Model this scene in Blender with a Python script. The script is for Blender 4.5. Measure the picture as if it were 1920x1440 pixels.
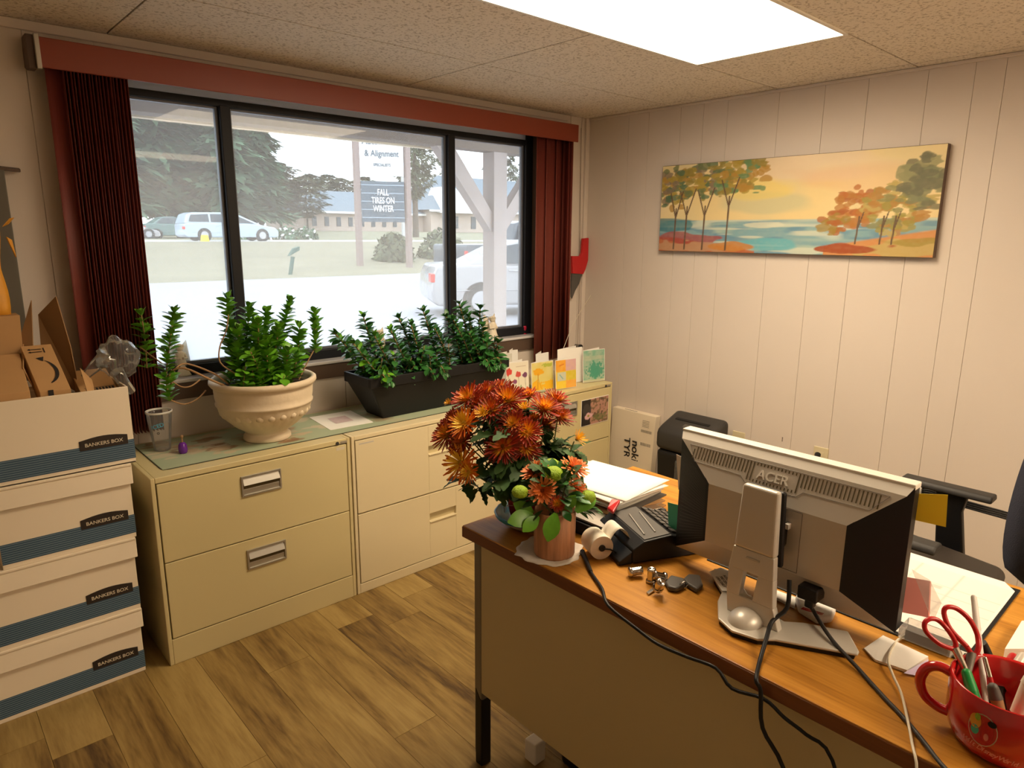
import bpy, bmesh, math, random
import numpy as np
from mathutils import Vector, Matrix, Euler, noise
R = math.radians
V = Vector
random.seed(7)
S = bpy.context.scene
for o in list(bpy.data.objects):
    bpy.data.objects.remove(o)
COL = S.collection

# ------------------------------------------------------------ camera
cd = bpy.data.cameras.new('camera')
cam = bpy.data.objects.new('camera', cd)
COL.objects.link(cam)
yaw, pit, rol = 0.7373, 0.2148, 0.0076
F = V((math.sin(yaw) * math.cos(pit), math.cos(yaw) * math.cos(pit), -math.sin(pit)))
Rv = V((math.cos(yaw), -math.sin(yaw), 0))
Uv = Rv.cross(F)
R2 = Rv * math.cos(rol) + Uv * math.sin(rol)
U2 = -Rv * math.sin(rol) + Uv * math.cos(rol)
m = Matrix((R2, U2, -F)).transposed().to_4x4()
m.translation = (-3.2738, -2.9342, 1.5399)
cam.matrix_world = m
cd.sensor_width = 36
cd.lens = 1280.4 / 1920 * 36
cd.clip_start = 0.02
cd.clip_end = 500
S.camera = cam
# ------------------------------------------------------------ world, exposure
S.view_settings.view_transform = 'Standard'
S.view_settings.look = 'None'
S.view_settings.exposure = 0.0
S.view_settings.gamma = 1.0
S.view_settings.use_curve_mapping = False
w = bpy.data.worlds.new('world')
S.world = w
w.use_nodes = True
bg = w.node_tree.nodes['Background']
bg.inputs[0].default_value = (0.86, 0.94, 1.0, 1)
bg.inputs[1].default_value = 4.5
LAMP = 24.5
LAMP_COL = (1.0, 0.80, 0.555)

# ------------------------------------------------------------ materials
def mat(name, col, rough=.5, metal=0, spec=.5, bump=0, bscale=60, var=0, vscale=3, emit=0, trans=0, coat=0, attr=False, stretch=None, alpha=1, sss=0):
    m = bpy.data.materials.new(name)
    m.use_nodes = True
    nt = m.node_tree
    b = nt.nodes['Principled BSDF']
    c = tuple(col) + (1,)
    b.inputs['Base Color'].default_value = c
    b.inputs['Roughness'].default_value = rough
    b.inputs['Metallic'].default_value = metal
    b.inputs['Specular IOR Level'].default_value = spec
    b.inputs['Coat Weight'].default_value = coat
    b.inputs['Transmission Weight'].default_value = trans
    b.inputs['Alpha'].default_value = alpha
    if emit:
        b.inputs['Emission Color'].default_value = c
        b.inputs['Emission Strength'].default_value = emit
    L = nt.links
    geo = nt.nodes.new('ShaderNodeNewGeometry')
    src = geo.outputs['Position']
    if stretch:
        mp = nt.nodes.new('ShaderNodeMapping')
        mp.inputs['Scale'].default_value = stretch
        L.new(src, mp.inputs[0])
        src = mp.outputs[0]
    if attr:
        a = nt.nodes.new('ShaderNodeAttribute')
        a.attribute_name = 'Col'
        L.new(a.outputs['Color'], b.inputs['Base Color'])
    elif var:
        n = nt.nodes.new('ShaderNodeTexNoise')
        n.inputs['Scale'].default_value = vscale
        n.inputs['Detail'].default_value = 5
        L.new(src, n.inputs['Vector'])
        mx = nt.nodes.new('ShaderNodeMix')
        mx.data_type = 'RGBA'
        lo = tuple(max(0, x * (1 - var)) for x in col) + (1,)
        hi = tuple(min(1, x * (1 + var)) for x in col) + (1,)
        mx.inputs['A'].default_value = lo
        mx.inputs['B'].default_value = hi
        L.new(n.outputs['Fac'], mx.inputs['Factor'])
        L.new(mx.outputs['Result'], b.inputs['Base Color'])
    if bump:
        n = nt.nodes.new('ShaderNodeTexNoise')
        n.inputs['Scale'].default_value = bscale
        n.inputs['Detail'].default_value = 4
        L.new(src, n.inputs['Vector'])
        bp = nt.nodes.new('ShaderNodeBump')
        bp.inputs['Strength'].default_value = bump
        bp.inputs['Distance'].default_value = .01
        L.new(n.outputs['Fac'], bp.inputs['Height'])
        L.new(bp.outputs[0], b.inputs['Normal'])
    return m

def ramp(nt, stops):
    r = nt.nodes.new('ShaderNodeValToRGB')
    e = r.color_ramp.elements
    e[0].position, e[0].color = stops[0][0], tuple(stops[0][1]) + (1,)
    e[1].position, e[1].color = stops[-1][0], tuple(stops[-1][1]) + (1,)
    for p, c in stops[1:-1]:
        k = e.new(p)
        k.color = tuple(c) + (1,)
    return r

def wood(name, stops, scale, rough=.35, rnd=.0, axis='Y', wave=7):
    """long-grained wood: stretched noise plus rings, tinted per object"""
    m = bpy.data.materials.new(name)
    m.use_nodes = True
    nt = m.node_tree
    L = nt.links
    b = nt.nodes['Principled BSDF']
    b.inputs['Roughness'].default_value = rough
    geo = nt.nodes.new('ShaderNodeNewGeometry')
    inf = nt.nodes.new('ShaderNodeObjectInfo')
    off = nt.nodes.new('ShaderNodeVectorMath')
    off.operation = 'MULTIPLY_ADD'
    off.inputs[1].default_value = (13, 7, 5) if rnd else (0, 0, 0)
    comb = nt.nodes.new('ShaderNodeCombineXYZ')
    for i in range(3):
        L.new(inf.outputs['Random'], comb.inputs[i])
    L.new(comb.outputs[0], off.inputs[0])
    L.new(geo.outputs['Position'], off.inputs[2])
    mp = nt.nodes.new('ShaderNodeMapping')
    mp.inputs['Scale'].default_value = scale
    L.new(off.outputs[0], mp.inputs[0])
    n = nt.nodes.new('ShaderNodeTexNoise')
    n.inputs['Scale'].default_value = 1
    n.inputs['Detail'].default_value = 6
    n.inputs['Roughness'].default_value = .6
    n.inputs['Distortion'].default_value = .6
    L.new(mp.outputs[0], n.inputs['Vector'])
    n2 = nt.nodes.new('ShaderNodeTexNoise')
    n2.inputs['Scale'].default_value = wave
    n2.inputs['Detail'].default_value = 3
    L.new(mp.outputs[0], n2.inputs['Vector'])
    ad = nt.nodes.new('ShaderNodeMath')
    ad.operation = 'MULTIPLY_ADD'
    L.new(n2.outputs['Fac'], ad.inputs[0])
    ad.inputs[1].default_value = .35
    L.new(n.outputs['Fac'], ad.inputs[2])
    a2 = nt.nodes.new('ShaderNodeMath')
    a2.operation = 'MULTIPLY_ADD'
    L.new(inf.outputs['Random'], a2.inputs[0])
    a2.inputs[1].default_value = rnd
    L.new(ad.outputs[0], a2.inputs[2])
    r = ramp(nt, stops)
    L.new(a2.outputs[0], r.inputs[0])
    L.new(r.outputs[0], b.inputs['Base Color'])
    bp = nt.nodes.new('ShaderNodeBump')
    bp.inputs['Strength'].default_value = .08
    L.new(n2.outputs['Fac'], bp.inputs['Height'])
    L.new(bp.outputs[0], b.inputs['Normal'])
    return m

def speck(name, base, dark, scale, lo, hi, rough=.9, bump=.3):
    m = mat(name, base, rough)
    nt = m.node_tree
    L = nt.links
    b = nt.nodes['Principled BSDF']
    geo = nt.nodes['Geometry']
    v = nt.nodes.new('ShaderNodeTexNoise')
    v.inputs['Scale'].default_value = scale
    v.inputs['Detail'].default_value = 2
    L.new(geo.outputs['Position'], v.inputs['Vector'])
    r = ramp(nt, [(lo, dark), (hi, base)])
    L.new(v.outputs['Fac'], r.inputs[0])
    L.new(r.outputs[0], b.inputs['Base Color'])
    bp = nt.nodes.new('ShaderNodeBump')
    bp.inputs['Strength'].default_value = bump
    bp.inputs['Distance'].default_value = .004
    L.new(v.outputs['Fac'], bp.inputs['Height'])
    L.new(bp.outputs[0], b.inputs['Normal'])
    return m

M = {}
M['wall'] = mat('painted_panel', (.665, .59, .52), .75, bump=.04, bscale=200, var=.04, vscale=2)
M['wallgap'] = mat('panel_groove', (.42, .35, .29), .9)
M['ceil'] = speck('fissured_tile', (.78, .71, .61), (.50, .43, .34), 95, .36, .46)
M['grid'] = mat('ceiling_grid_metal', (.42, .37, .30), .6)
M['plank'] = wood('vinyl_plank', [(.52, (.060, .030, .008)), (.66, (.165, .096, .025)), (.82, (.265, .170, .050)), (1.0, (.35, .24, .08))], (15, 1.6, 6), .42, .26)
M['desk'] = wood('desk_laminate', [(.50, (.30, .115, .012)), (.66, (.47, .205, .026)), (.85, (.58, .275, .046))], (26, 1.4, 20), .3, 0, wave=6)
M['deskedge'] = wood('desk_edge_band', [(.35, (.11, .033, .012)), (.85, (.22, .075, .024))], (20, 1.4, 30), .35)
M['deskmetal'] = mat('desk_enamel', (.56, .47, .27), .45, var=.05)
M['cab'] = mat('cabinet_enamel_mustard', (.60, .51, .27), .42, var=.05, vscale=1.5)
M['cab2'] = mat('cabinet_enamel_cream', (.68, .585, .37), .42, var=.04, vscale=1.5)
M['cabgap'] = mat('cabinet_gap', (.10, .075, .03), .8)
M['chrome'] = mat('brushed_metal', (.50, .48, .43), .45, metal=.9)
M['frame'] = mat('bronze_window_frame', (.010, .011, .015), .5, spec=.25)
M['frame2'] = mat('window_stop_grey', (.12, .13, .16), .4)
M['head_lit'] = mat('head_trim_daylit', (.50, .62, .90), .25)  # blue of bounced daylight put into the trim colour
M['sill'] = mat('sill_gloss', (.62, .60, .60), .12)  # low roughness, and the pale colour also holds the sky reflection on the sill
M['apron'] = mat('brown_trim', (.10, .062, .042), .5, var=.1)
M['maroon'] = mat('maroon_vane', (.17, .030, .020), .55, bump=.15, bscale=400, stretch=(1, 1, .02))
M['valance'] = mat('maroon_valance', (.25, .045, .020), .38)
M['carton'] = mat('white_carton', (.82, .72, .56), .7, var=.03)
M['kraft'] = mat('kraft_board', (.50, .29, .12), .75, var=.08, vscale=12)
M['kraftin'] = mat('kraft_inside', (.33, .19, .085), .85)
M['blue'] = mat('blue_stripe', (.040, .085, .14), .6)
M['bluelt'] = mat('blue_line', (.20, .29, .34), .6)
M['black'] = mat('black_plastic', (.009, .009, .010), .45, spec=.3)
M['blacks'] = mat('black_satin', (.03, .028, .027), .55, bump=.05, bscale=300)
M['ink'] = mat('black_ink', (.015, .012, .012), .7)
M['logo'] = mat('logo_brown', (.022, .014, .010), .6)
M['cream'] = mat('cream_print', (.62, .55, .42), .7)
M['white'] = mat('white_paper', (.82, .80, .75), .75)
M['paperg'] = mat('grey_paper', (.50, .46, .40), .8, var=.1, vscale=50)
M['lime'] = mat('lime_bloom', (.32, .50, .02), .6, bump=.5, bscale=300)
M['pinkpr'] = mat('pink_print', (.75, .25, .22), .5)
M['whitep'] = mat('white_plastic', (.78, .76, .72), .4)
M['silver'] = mat('silver_plastic', (.62, .585, .52), .34, metal=.2, var=.02)
M['silver_lit'] = mat('lamp_lit_silver', (.86, .83, .76), .35)  # paler silver: lamp light on the monitor top put into it; lettering shares it
M['silverd'] = mat('dark_silver', (.20, .18, .155), .4, metal=.3)
M['stone'] = mat('cast_stone_pot', (.70, .585, .42), .65, bump=.12, bscale=45, var=.10, vscale=14)
M['soil'] = mat('soil', (.035, .022, .014), .95, bump=.8, bscale=80)
M['leaf'] = mat('glossy_leaf', (.12, .34, .018), .35, var=.5, vscale=30)
M['leafd'] = mat('dark_leaf', (.035, .15, .030), .38, var=.5, vscale=30)
M['leafy'] = mat('bouquet_leaf', (.030, .085, .012), .68, var=.4, vscale=30)
M['stem'] = mat('woody_stem', (.33, .19, .08), .7)
M['gstem'] = mat('green_stem', (.08, .12, .025), .6)
M['pet'] = mat('petal', (1, 1, 1), .55, attr=True)
M['print'] = mat('flat_print', (1, 1, 1), .6, attr=True)
M['canvas'] = mat('painted_canvas', (1, 1, 1), .65, attr=True, bump=.1, bscale=300)
M['teal'] = mat('teal_ceramic', (.02, .23, .36), .25)
M['wcer'] = mat('white_ceramic', (.60, .52, .42), .3)
M['redfoil'] = mat('red_foil', (.28, .012, .02), .3, metal=.4)
M['bark'] = mat('birch_bark_wrap', (.46, .21, .10), .6, var=.75, vscale=11, stretch=(7, 7, .7), bump=.3, bscale=14)
M['napkin'] = mat('paper_napkin', (.76, .70, .62), .85, bump=.3, bscale=60)
M['red'] = mat('red_glaze', (.52, .010, .012), .18, coat=.6)
M['redp'] = mat('red_plastic', (.50, .012, .015), .3)
M['green'] = mat('green_plastic', (.01, .30, .06), .35)
M['yellow'] = mat('yellow_note', (.82, .60, .02), .75)
M['greenn'] = mat('green_note', (.07, .42, .28), .75)
M['pink'] = mat('pink_note', (.72, .26, .22), .75)
M['lav'] = mat('lavender_paper', (.55, .48, .68), .75)
M['roll'] = mat('paper_roll', (.82, .76, .64), .75)
M['rolle'] = mat('paper_roll_end', (.62, .50, .38), .8)
M['key'] = mat('grey_keys', (.085, .078, .07), .5)
M['nickel'] = mat('polished_steel', (.55, .50, .45), .18, metal=1)
M['purple'] = mat('purple_glass', (.13, .02, .28), .15)
M['ivory'] = mat('outlet_ivory', (.66, .58, .38), .4)
M['fabric'] = mat('chair_fabric', (.035, .038, .060), .95, bump=.5, bscale=500)
M['vinyl'] = mat('chair_vinyl', (.045, .036, .030), .5)
M['whitew'] = mat('bisque', (.80, .72, .58), .6)
M['matd'] = mat('mat_edge', (.05, .05, .03), .6)
M['wire'] = mat('white_wire', (.72, .66, .52), .4)
M['cupblue'] = mat('cup_print_blue', (.10, .42, .62), .5)
M['cupgrey'] = mat('cup_print_grey', (.18, .24, .28), .5)
M['paperdk'] = mat('grey_print', (.22, .19, .15), .8)
M['greym'] = mat('grey_metal_panel', (.115, .105, .08), .5, var=.06)
M['orangepk'] = mat('orange_envelope', (.75, .34, .03), .5, var=.15, vscale=20, bump=.3, bscale=30)
# outside
M['asphalt'] = mat('parking_lot', (.29, .29, .325), .85, var=.08, vscale=.4)
M['conc'] = mat('porch_slab', (.5, .48, .46), .85, var=.05)
M['grass'] = mat('verge_grass', (.20, .18, .12), .95, var=.35, vscale=.35, stretch=(.4, 2.5, 1))
M['road'] = mat('road_surface', (.40, .40, .40), .85, var=.05)
M['field'] = mat('far_ground', (.20, .19, .12), .95, var=.2, vscale=.2)
M['soffit'] = mat('brown_soffit', (.16, .115, .085), .7, var=.1)
M['beamw'] = mat('cream_beam', (.85, .70, .48), .6)
M['post'] = mat('whitewashed_post', (.44, .37, .35), .75, var=.14, vscale=6)
M['postd'] = mat('sign_post_wood', (.27, .20, .18), .8)
M['signw'] = mat('sign_white', (.85, .85, .85), .6)
M['signb'] = mat('letter_board', (.07, .10, .13), .6)
M['slate'] = mat('roof_shingle', (.14, .18, .22), .85, var=.1, vscale=1)
M['siding'] = mat('beige_siding', (.50, .40, .34), .8, var=.06)
M['glassd'] = mat('dark_glass', (.03, .045, .06), .1)
M['carw'] = mat('car_pearl', (.34, .33, .34), .25, coat=.5)
M['carb'] = mat('car_silver', (.38, .46, .54), .3, coat=.4)
M['card'] = mat('truck_dark', (.05, .065, .085), .3, coat=.4)
M['carg'] = mat('car_green', (.10, .17, .16), .35)
M['tyre'] = mat('tyre_rubber', (.03, .03, .032), .8)
M['hub'] = mat('alloy', (.45, .45, .47), .35, metal=.7)
M['tail'] = mat('tail_light', (.6, .03, .02), .25)
M['pine'] = mat('pine_needles', (.07, .14, .075), .9, var=.95, vscale=.45)
M['decid'] = mat('hazy_foliage', (.10, .115, .06), .9, var=.4, vscale=1)
M['trunk'] = mat('tree_trunk', (.11, .085, .065), .9)
M['pole'] = mat('pale_pole', (.45, .45, .44), .7)
M['gmark'] = mat('green_marker', (.03, .09, .07), .6)
M['ymark'] = mat('yellow_marker', (.7, .5, .03), .6)
M['blossom'] = mat('white_blossom', (.8, .8, .78), .7)

def glassy(name, tint, veil, rough=.0, ior=1.05):
    """thin clear sheet: mostly transparent, a little gloss, a pale veil (glare on panes, milkiness on plastic)"""
    m = bpy.data.materials.new(name)
    m.use_nodes = True
    nt = m.node_tree
    L = nt.links
    nt.nodes.remove(nt.nodes['Principled BSDF'])
    out = nt.nodes['Material Output']
    tr = nt.nodes.new('ShaderNodeBsdfTransparent')
    tr.inputs[0].default_value = tuple(tint) + (1,)
    gl = nt.nodes.new('ShaderNodeBsdfGlossy')
    gl.inputs['Roughness'].default_value = max(rough, .02)
    fr = nt.nodes.new('ShaderNodeFresnel')
    fr.inputs[0].default_value = 1.33
    m1 = nt.nodes.new('ShaderNodeMixShader')
    L.new(fr.outputs[0], m1.inputs[0])
    L.new(tr.outputs[0], m1.inputs[1])
    L.new(gl.outputs[0], m1.inputs[2])
    df = nt.nodes.new('ShaderNodeBsdfTranslucent')
    df.inputs[0].default_value = (.9, .93, .95, 1)
    d2 = nt.nodes.new('ShaderNodeBsdfDiffuse')
    d2.inputs[0].default_value = (.9, .9, .88, 1)
    dd = nt.nodes.new('ShaderNodeMixShader')
    L.new(df.outputs[0], dd.inputs[1])
    L.new(d2.outputs[0], dd.inputs[2])
    n = nt.nodes.new('ShaderNodeTexNoise')
    n.inputs['Scale'].default_value = 1.6
    n.inputs['Detail'].default_value = 3
    geo = nt.nodes.new('ShaderNodeNewGeometry')
    L.new(geo.outputs['Position'], n.inputs['Vector'])
    mr = nt.nodes.new('ShaderNodeMapRange')
    mr.inputs[3].default_value = veil * .5
    mr.inputs[4].default_value = veil * 1.5
    L.new(n.outputs['Fac'], mr.inputs[0])
    m2 = nt.nodes.new('ShaderNodeMixShader')
    L.new(mr.outputs[0], m2.inputs[0])
    L.new(m1.outputs[0], m2.inputs[1])
    L.new(dd.outputs[0], m2.inputs[2])
    L.new(m2.outputs[0], out.inputs[0])
    return m
M['pane'] = glassy('window_glass_glare', (.97, .99, 1), .21)  # milky share stands in for glare and haze on the panes
M['clear'] = glassy('clear_plastic', (.92, .91, .89), .17, .08)
M['bag'] = glassy('clear_bag', (.90, .88, .84), .10, .12)
M['redglass'] = mat('red_glass', (.45, .01, .04), .1, coat=.5)
e = mat('lamp_diffuser', (1, 1, 1), .5)
nb = e.node_tree.nodes['Principled BSDF']
nb.inputs['Emission Color'].default_value = LAMP_COL + (1,)
# a prismatic lens sends its light mostly downward: dimmer towards grazing angles
_g = e.node_tree.nodes['Geometry']
_d = e.node_tree.nodes.new('ShaderNodeVectorMath'); _d.operation = 'DOT_PRODUCT'
_a = e.node_tree.nodes.new('ShaderNodeMath'); _a.operation = 'ABSOLUTE'
_p = e.node_tree.nodes.new('ShaderNodeMath'); _p.operation = 'POWER'; _p.inputs[1].default_value = .35
_k = e.node_tree.nodes.new('ShaderNodeMath'); _k.operation = 'MULTIPLY'; _k.inputs[1].default_value = LAMP
_l = e.node_tree.links
_l.new(_g.outputs['Incoming'], _d.inputs[0]); _l.new(_g.outputs['Normal'], _d.inputs[1])
_l.new(_d.outputs['Value'], _a.inputs[0]); _l.new(_a.outputs[0], _p.inputs[0]); _l.new(_p.outputs[0], _k.inputs[0])
_l.new(_k.outputs[0], nb.inputs['Emission Strength'])
M['lamp'] = e

# ------------------------------------------------------------ mesh kit
class MB:
    def __init__(s):
        s.v = []; s.f = []; s.mi = []; s.sm = []; s.T = Matrix.Identity(4); s.cur = 0; s.col = None; s.vc = []
    def _add(s, vs, fs, smooth=False):
        b = len(s.v)
        for p in vs:
            s.v.append(s.T @ V(p)); s.vc.append(s.col)
        for f in fs:
            s.f.append(tuple(b + i for i in f)); s.mi.append(s.cur); s.sm.append(smooth)
        return s
    def m(s, i): s.cur = i; return s
    def c(s, col): s.col = col; return s
    def box(s, a, b):
        x0, y0, z0 = (min(a[i], b[i]) for i in range(3)); x1, y1, z1 = (max(a[i], b[i]) for i in range(3))
        return s._add([(x0, y0, z0), (x1, y0, z0), (x1, y1, z0), (x0, y1, z0), (x0, y0, z1), (x1, y0, z1), (x1, y1, z1), (x0, y1, z1)],
                      [(0, 3, 2, 1), (4, 5, 6, 7), (0, 1, 5, 4), (1, 2, 6, 5), (2, 3, 7, 6), (3, 0, 4, 7)])
    def hexa(s, p): # 8 points bottom ring then top ring
        return s._add(p, [(0, 3, 2, 1), (4, 5, 6, 7), (0, 1, 5, 4), (1, 2, 6, 5), (2, 3, 7, 6), (3, 0, 4, 7)])
    def prism(s, poly, d, smooth=False): # poly list of 3D pts, extruded by vector d
        n = len(poly); d = V(d)
        vs = [V(p) for p in poly] + [V(p) + d for p in poly]
        fs = [tuple(range(n))[::-1], tuple(range(n, 2 * n))]
        s._add(vs, fs)
        b = len(s.v) - 2 * n
        for i in range(n):
            j = (i + 1) % n
            s.f.append((b + i, b + j, b + n + j, b + n + i)); s.mi.append(s.cur); s.sm.append(smooth)
        return s
    def cyl(s, a, b, r0, r1=None, n=16, cap=True):
        a, b = V(a), V(b); r1 = r0 if r1 is None else r1
        z = (b - a).normalized(); x = z.orthogonal().normalized(); y = z.cross(x)
        vs = []
        for q, r in ((a, r0), (b, r1)):
            for i in range(n):
                t = 2 * math.pi * i / n
                vs.append(q + x * (r * math.cos(t)) + y * (r * math.sin(t)))
        s._add(vs, [(i, (i + 1) % n, n + (i + 1) % n, n + i) for i in range(n)], True)
        if cap:
            s._add(vs[:n], [tuple(range(n))[::-1]]); s._add(vs[n:], [tuple(range(n))])
        return s
    def lathe(s, prof, c=(0, 0, 0), n=24, wob=None):
        c = V(c); vs = []; k = len(prof)
        for r, z in prof:
            for i in range(n):
                t = 2 * math.pi * i / n
                rr = r * (wob(t, z) if wob else 1)
                vs.append(c + V((rr * math.cos(t), rr * math.sin(t), z)))
        fs = []
        for j in range(k - 1):
            for i in range(n):
                i2 = (i + 1) % n
                fs.append((j * n + i, j * n + i2, (j + 1) * n + i2, (j + 1) * n + i))
        s._add(vs, fs, True)
        return s
    def tube(s, pts, r, n=8, taper=None):
        pts = [V(p) for p in pts]; vs = []; up = None
        for k, p in enumerate(pts):
            d = (pts[min(k + 1, len(pts) - 1)] - pts[max(k - 1, 0)]).normalized()
            if up is None: up = d.orthogonal().normalized()
            up = (up - d * up.dot(d)).normalized(); sd = d.cross(up)
            rr = r if not taper else r + (taper - r) * k / (len(pts) - 1)
            for i in range(n):
                t = 2 * math.pi * i / n
                vs.append(p + up * (rr * math.cos(t)) + sd * (rr * math.sin(t)))
        fs = [(k * n + i, k * n + (i + 1) % n, (k + 1) * n + (i + 1) % n, (k + 1) * n + i) for k in range(len(pts) - 1) for i in range(n)]
        s._add(vs, fs, True)
        s._add(vs[:n], [tuple(range(n))[::-1]]); s._add(vs[-n:], [tuple(range(n))])
        return s
    def ball(s, c, r, n=12, k=8, sc=(1, 1, 1), noi=0, nf=3):
        c = V(c); vs = []
        for j in range(k + 1):
            ph = math.pi * j / k
            for i in range(n):
                t = 2 * math.pi * i / n
                d = V((math.sin(ph) * math.cos(t), math.sin(ph) * math.sin(t), -math.cos(ph)))
                q = 1 + (noi * noise.noise(d * nf + c * 7) if noi else 0)
                vs.append(c + V((d.x * r * sc[0] * q, d.y * r * sc[1] * q, d.z * r * sc[2] * q)))
        return s._add(vs, [(j * n + i, j * n + (i + 1) % n, (j + 1) * n + (i + 1) % n, (j + 1) * n + i) for j in range(k) for i in range(n)], True)
    def grid(s, fn, nu, nv, smooth=True):
        vs = [fn(i / nu, j / nv) for j in range(nv + 1) for i in range(nu + 1)]
        fs = [(j * (nu + 1) + i, j * (nu + 1) + i + 1, (j + 1) * (nu + 1) + i + 1, (j + 1) * (nu + 1) + i) for j in range(nv) for i in range(nu)]
        return s._add(vs, fs, smooth)
    def mesh(s, name, mats, org=V((0, 0, 0))):
        me = bpy.data.meshes.new(name)
        me.from_pydata([tuple(p - org) for p in s.v], [], s.f)
        for k in (mats if isinstance(mats, (list, tuple)) else [mats]):
            me.materials.append(M[k] if isinstance(k, str) else k)
        me.polygons.foreach_set('material_index', s.mi)
        me.polygons.foreach_set('use_smooth', s.sm)
        if any(c is not None for c in s.vc):
            a = me.color_attributes.new('Col', 'FLOAT_COLOR', 'POINT')
            arr = np.ones((len(s.v), 4), np.float32)
            arr[:, :3] = [c if c is not None else (1, 1, 1) for c in s.vc]
            a.data.foreach_set('color', arr.ravel())
        me.update()
        return me

ORG = {}
def org(o):
    return ORG[o.name]
def tag(o, label=None, cat=None, group=None, kind=None):
    if label: o['label'] = label
    if cat: o['category'] = cat
    if group: o['group'] = group
    if kind: o['kind'] = kind
    return o
def thing(name, loc, label, cat, group=None, kind=None):
    o = bpy.data.objects.new(name, None)
    COL.objects.link(o); o.location = loc; o.empty_display_size = .05
    ORG[o.name] = V(loc)
    return tag(o, label, cat, group, kind)
def build(mb, name, mats, parent=None, bevel=0, seg=2, sub=0, label=None, kind=None, solid=0, cat=None, group=None):
    """link ONE mesh object; a child keeps its world place relative to its thing"""
    if parent is not None:
        og = org(parent)
    else:
        xs = [p for p in mb.v]
        lo = V([min(p[i] for p in xs) for i in range(3)]); hi = V([max(p[i] for p in xs) for i in range(3)])
        og = V(((lo.x + hi.x) / 2, (lo.y + hi.y) / 2, lo.z))
    o = bpy.data.objects.new(name, mb.mesh(name, mats, og))
    COL.objects.link(o)
    if parent is not None: o.parent = parent
    else: o.location = og
    ORG[o.name] = og
    if solid:
        q = o.modifiers.new('thick', 'SOLIDIFY'); q.thickness = solid; q.offset = 0
    if bevel:
        q = o.modifiers.new('bevel', 'BEVEL'); q.width = bevel; q.segments = seg; q.limit_method = 'ANGLE'; q.angle_limit = R(35)
    if sub:
        q = o.modifiers.new('sub', 'SUBSURF'); q.levels = sub; q.render_levels = sub
    return tag(o, label, cat, group, kind)
def inst(name, me, parent, mw):
    """child with shared mesh, mw = world matrix"""
    o = bpy.data.objects.new(name, me)
    COL.objects.link(o)
    o.parent = parent
    o.matrix_local = Matrix.Translation(-org(parent)) @ mw
    return o
def text(s, size, mw, mname, parent, name='lettering', depth=.0004, align='CENTER', sx=1, shear=0):
    cu = bpy.data.curves.new(name, 'FONT')
    cu.body = s; cu.size = size; cu.extrude = depth; cu.align_x = align; cu.align_y = 'CENTER'; cu.shear = shear
    cu.offset = size * .012
    t = bpy.data.objects.new(name, cu)
    COL.objects.link(t)
    dg = bpy.context.evaluated_depsgraph_get()
    me = bpy.data.meshes.new_from_object(t.evaluated_get(dg))
    bpy.data.objects.remove(t)
    me.materials.clear(); me.materials.append(M[mname])
    me.transform(Matrix.Translation(-org(parent)) @ mw @ Matrix.Diagonal((sx, 1, 1, 1)))
    o = bpy.data.objects.new(name, me)
    COL.objects.link(o); o.parent = parent
    return o
def frame(o, x, y):
    """matrix whose local x,y axes are x,y at o"""
    x = V(x).normalized(); y = V(y); y = (y - x * y.dot(x)).normalized(); z = x.cross(y)
    mm = Matrix((x, y, z)).transposed().to_4x4(); mm.translation = V(o)
    return mm
# painted flat things: colour raster as vertex colours of a fine grid
class Art:
    def __init__(s, w, h, base):
        s.w, s.h = w, h
        s.a = np.ones((h, w, 3)) * np.array(base)
        s.X, s.Y = np.meshgrid((np.arange(w) + .5) / w, (np.arange(h) + .5) / h)
        s.rs = np.random.RandomState(5)
    def nz(s, sx, sy):
        g = s.rs.rand(sy + 2, sx + 2)
        fx = s.X * sx; fy = s.Y * sy
        ix = fx.astype(int); iy = fy.astype(int); tx = fx - ix; ty = fy - iy
        tx = tx * tx * (3 - 2 * tx); ty = ty * ty * (3 - 2 * ty)
        return (g[iy, ix] * (1 - tx) * (1 - ty) + g[iy, ix + 1] * tx * (1 - ty) + g[iy + 1, ix] * (1 - tx) * ty + g[iy + 1, ix + 1] * tx * ty)
    def put(s, mask, col, al=1.0):
        mk = (np.clip(mask, 0, 1) * al)[..., None]
        s.a = s.a * (1 - mk) + np.array(col) * mk
    def blob(s, cx, cy, rx, ry, col, al=1, rag=.5, soft=.15, f=18):
        d = np.sqrt(((s.X - cx) / rx) ** 2 + ((s.Y - cy) / ry) ** 2) + (s.nz(f, f) - .5) * rag
        s.put((1 - d) / soft + .5, col, al)
    def rect(s, x0, y0, x1, y1, col, al=1):
        s.put(((s.X >= x0) & (s.X <= x1) & (s.Y >= y0) & (s.Y <= y1)).astype(float), col, al)
    def line(s, x0, y0, x1, y1, wd, col, asp=1, al=1):
        dx, dy = (x1 - x0) * asp, y1 - y0
        px, py = (s.X - x0) * asp, s.Y - y0
        t = np.clip((px * dx + py * dy) / (dx * dx + dy * dy), 0, 1)
        d = np.hypot(px - t * dx, py - t * dy)
        s.put((wd - d) / (wd * .5) + .5, col, al)
    def build(s, name, p00, p10, p01, parent, thick=.0006, mname='print', label=None):
        """p00 lower-left, p10 lower-right, p01 upper-left (world)"""
        p00, p10, p01 = V(p00), V(p10), V(p01)
        u, v = (p10 - p00), (p01 - p00)
        w, h = s.w, s.h
        mb = MB()
        og = org(parent)
        for j in range(h + 1):
            for i in range(w + 1):
                mb.v.append(p00 + u * (i / w) + v * (j / h))
                mb.vc.append(tuple(s.a[h - 1 - min(j, h - 1), min(i, w - 1)]))
        for j in range(h):
            for i in range(w):
                b = j * (w + 1) + i
                mb.f.append((b, b + 1, b + w + 2, b + w + 1)); mb.mi.append(0); mb.sm.append(False)
        return build(mb, name, mname, parent, label=label)

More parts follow.
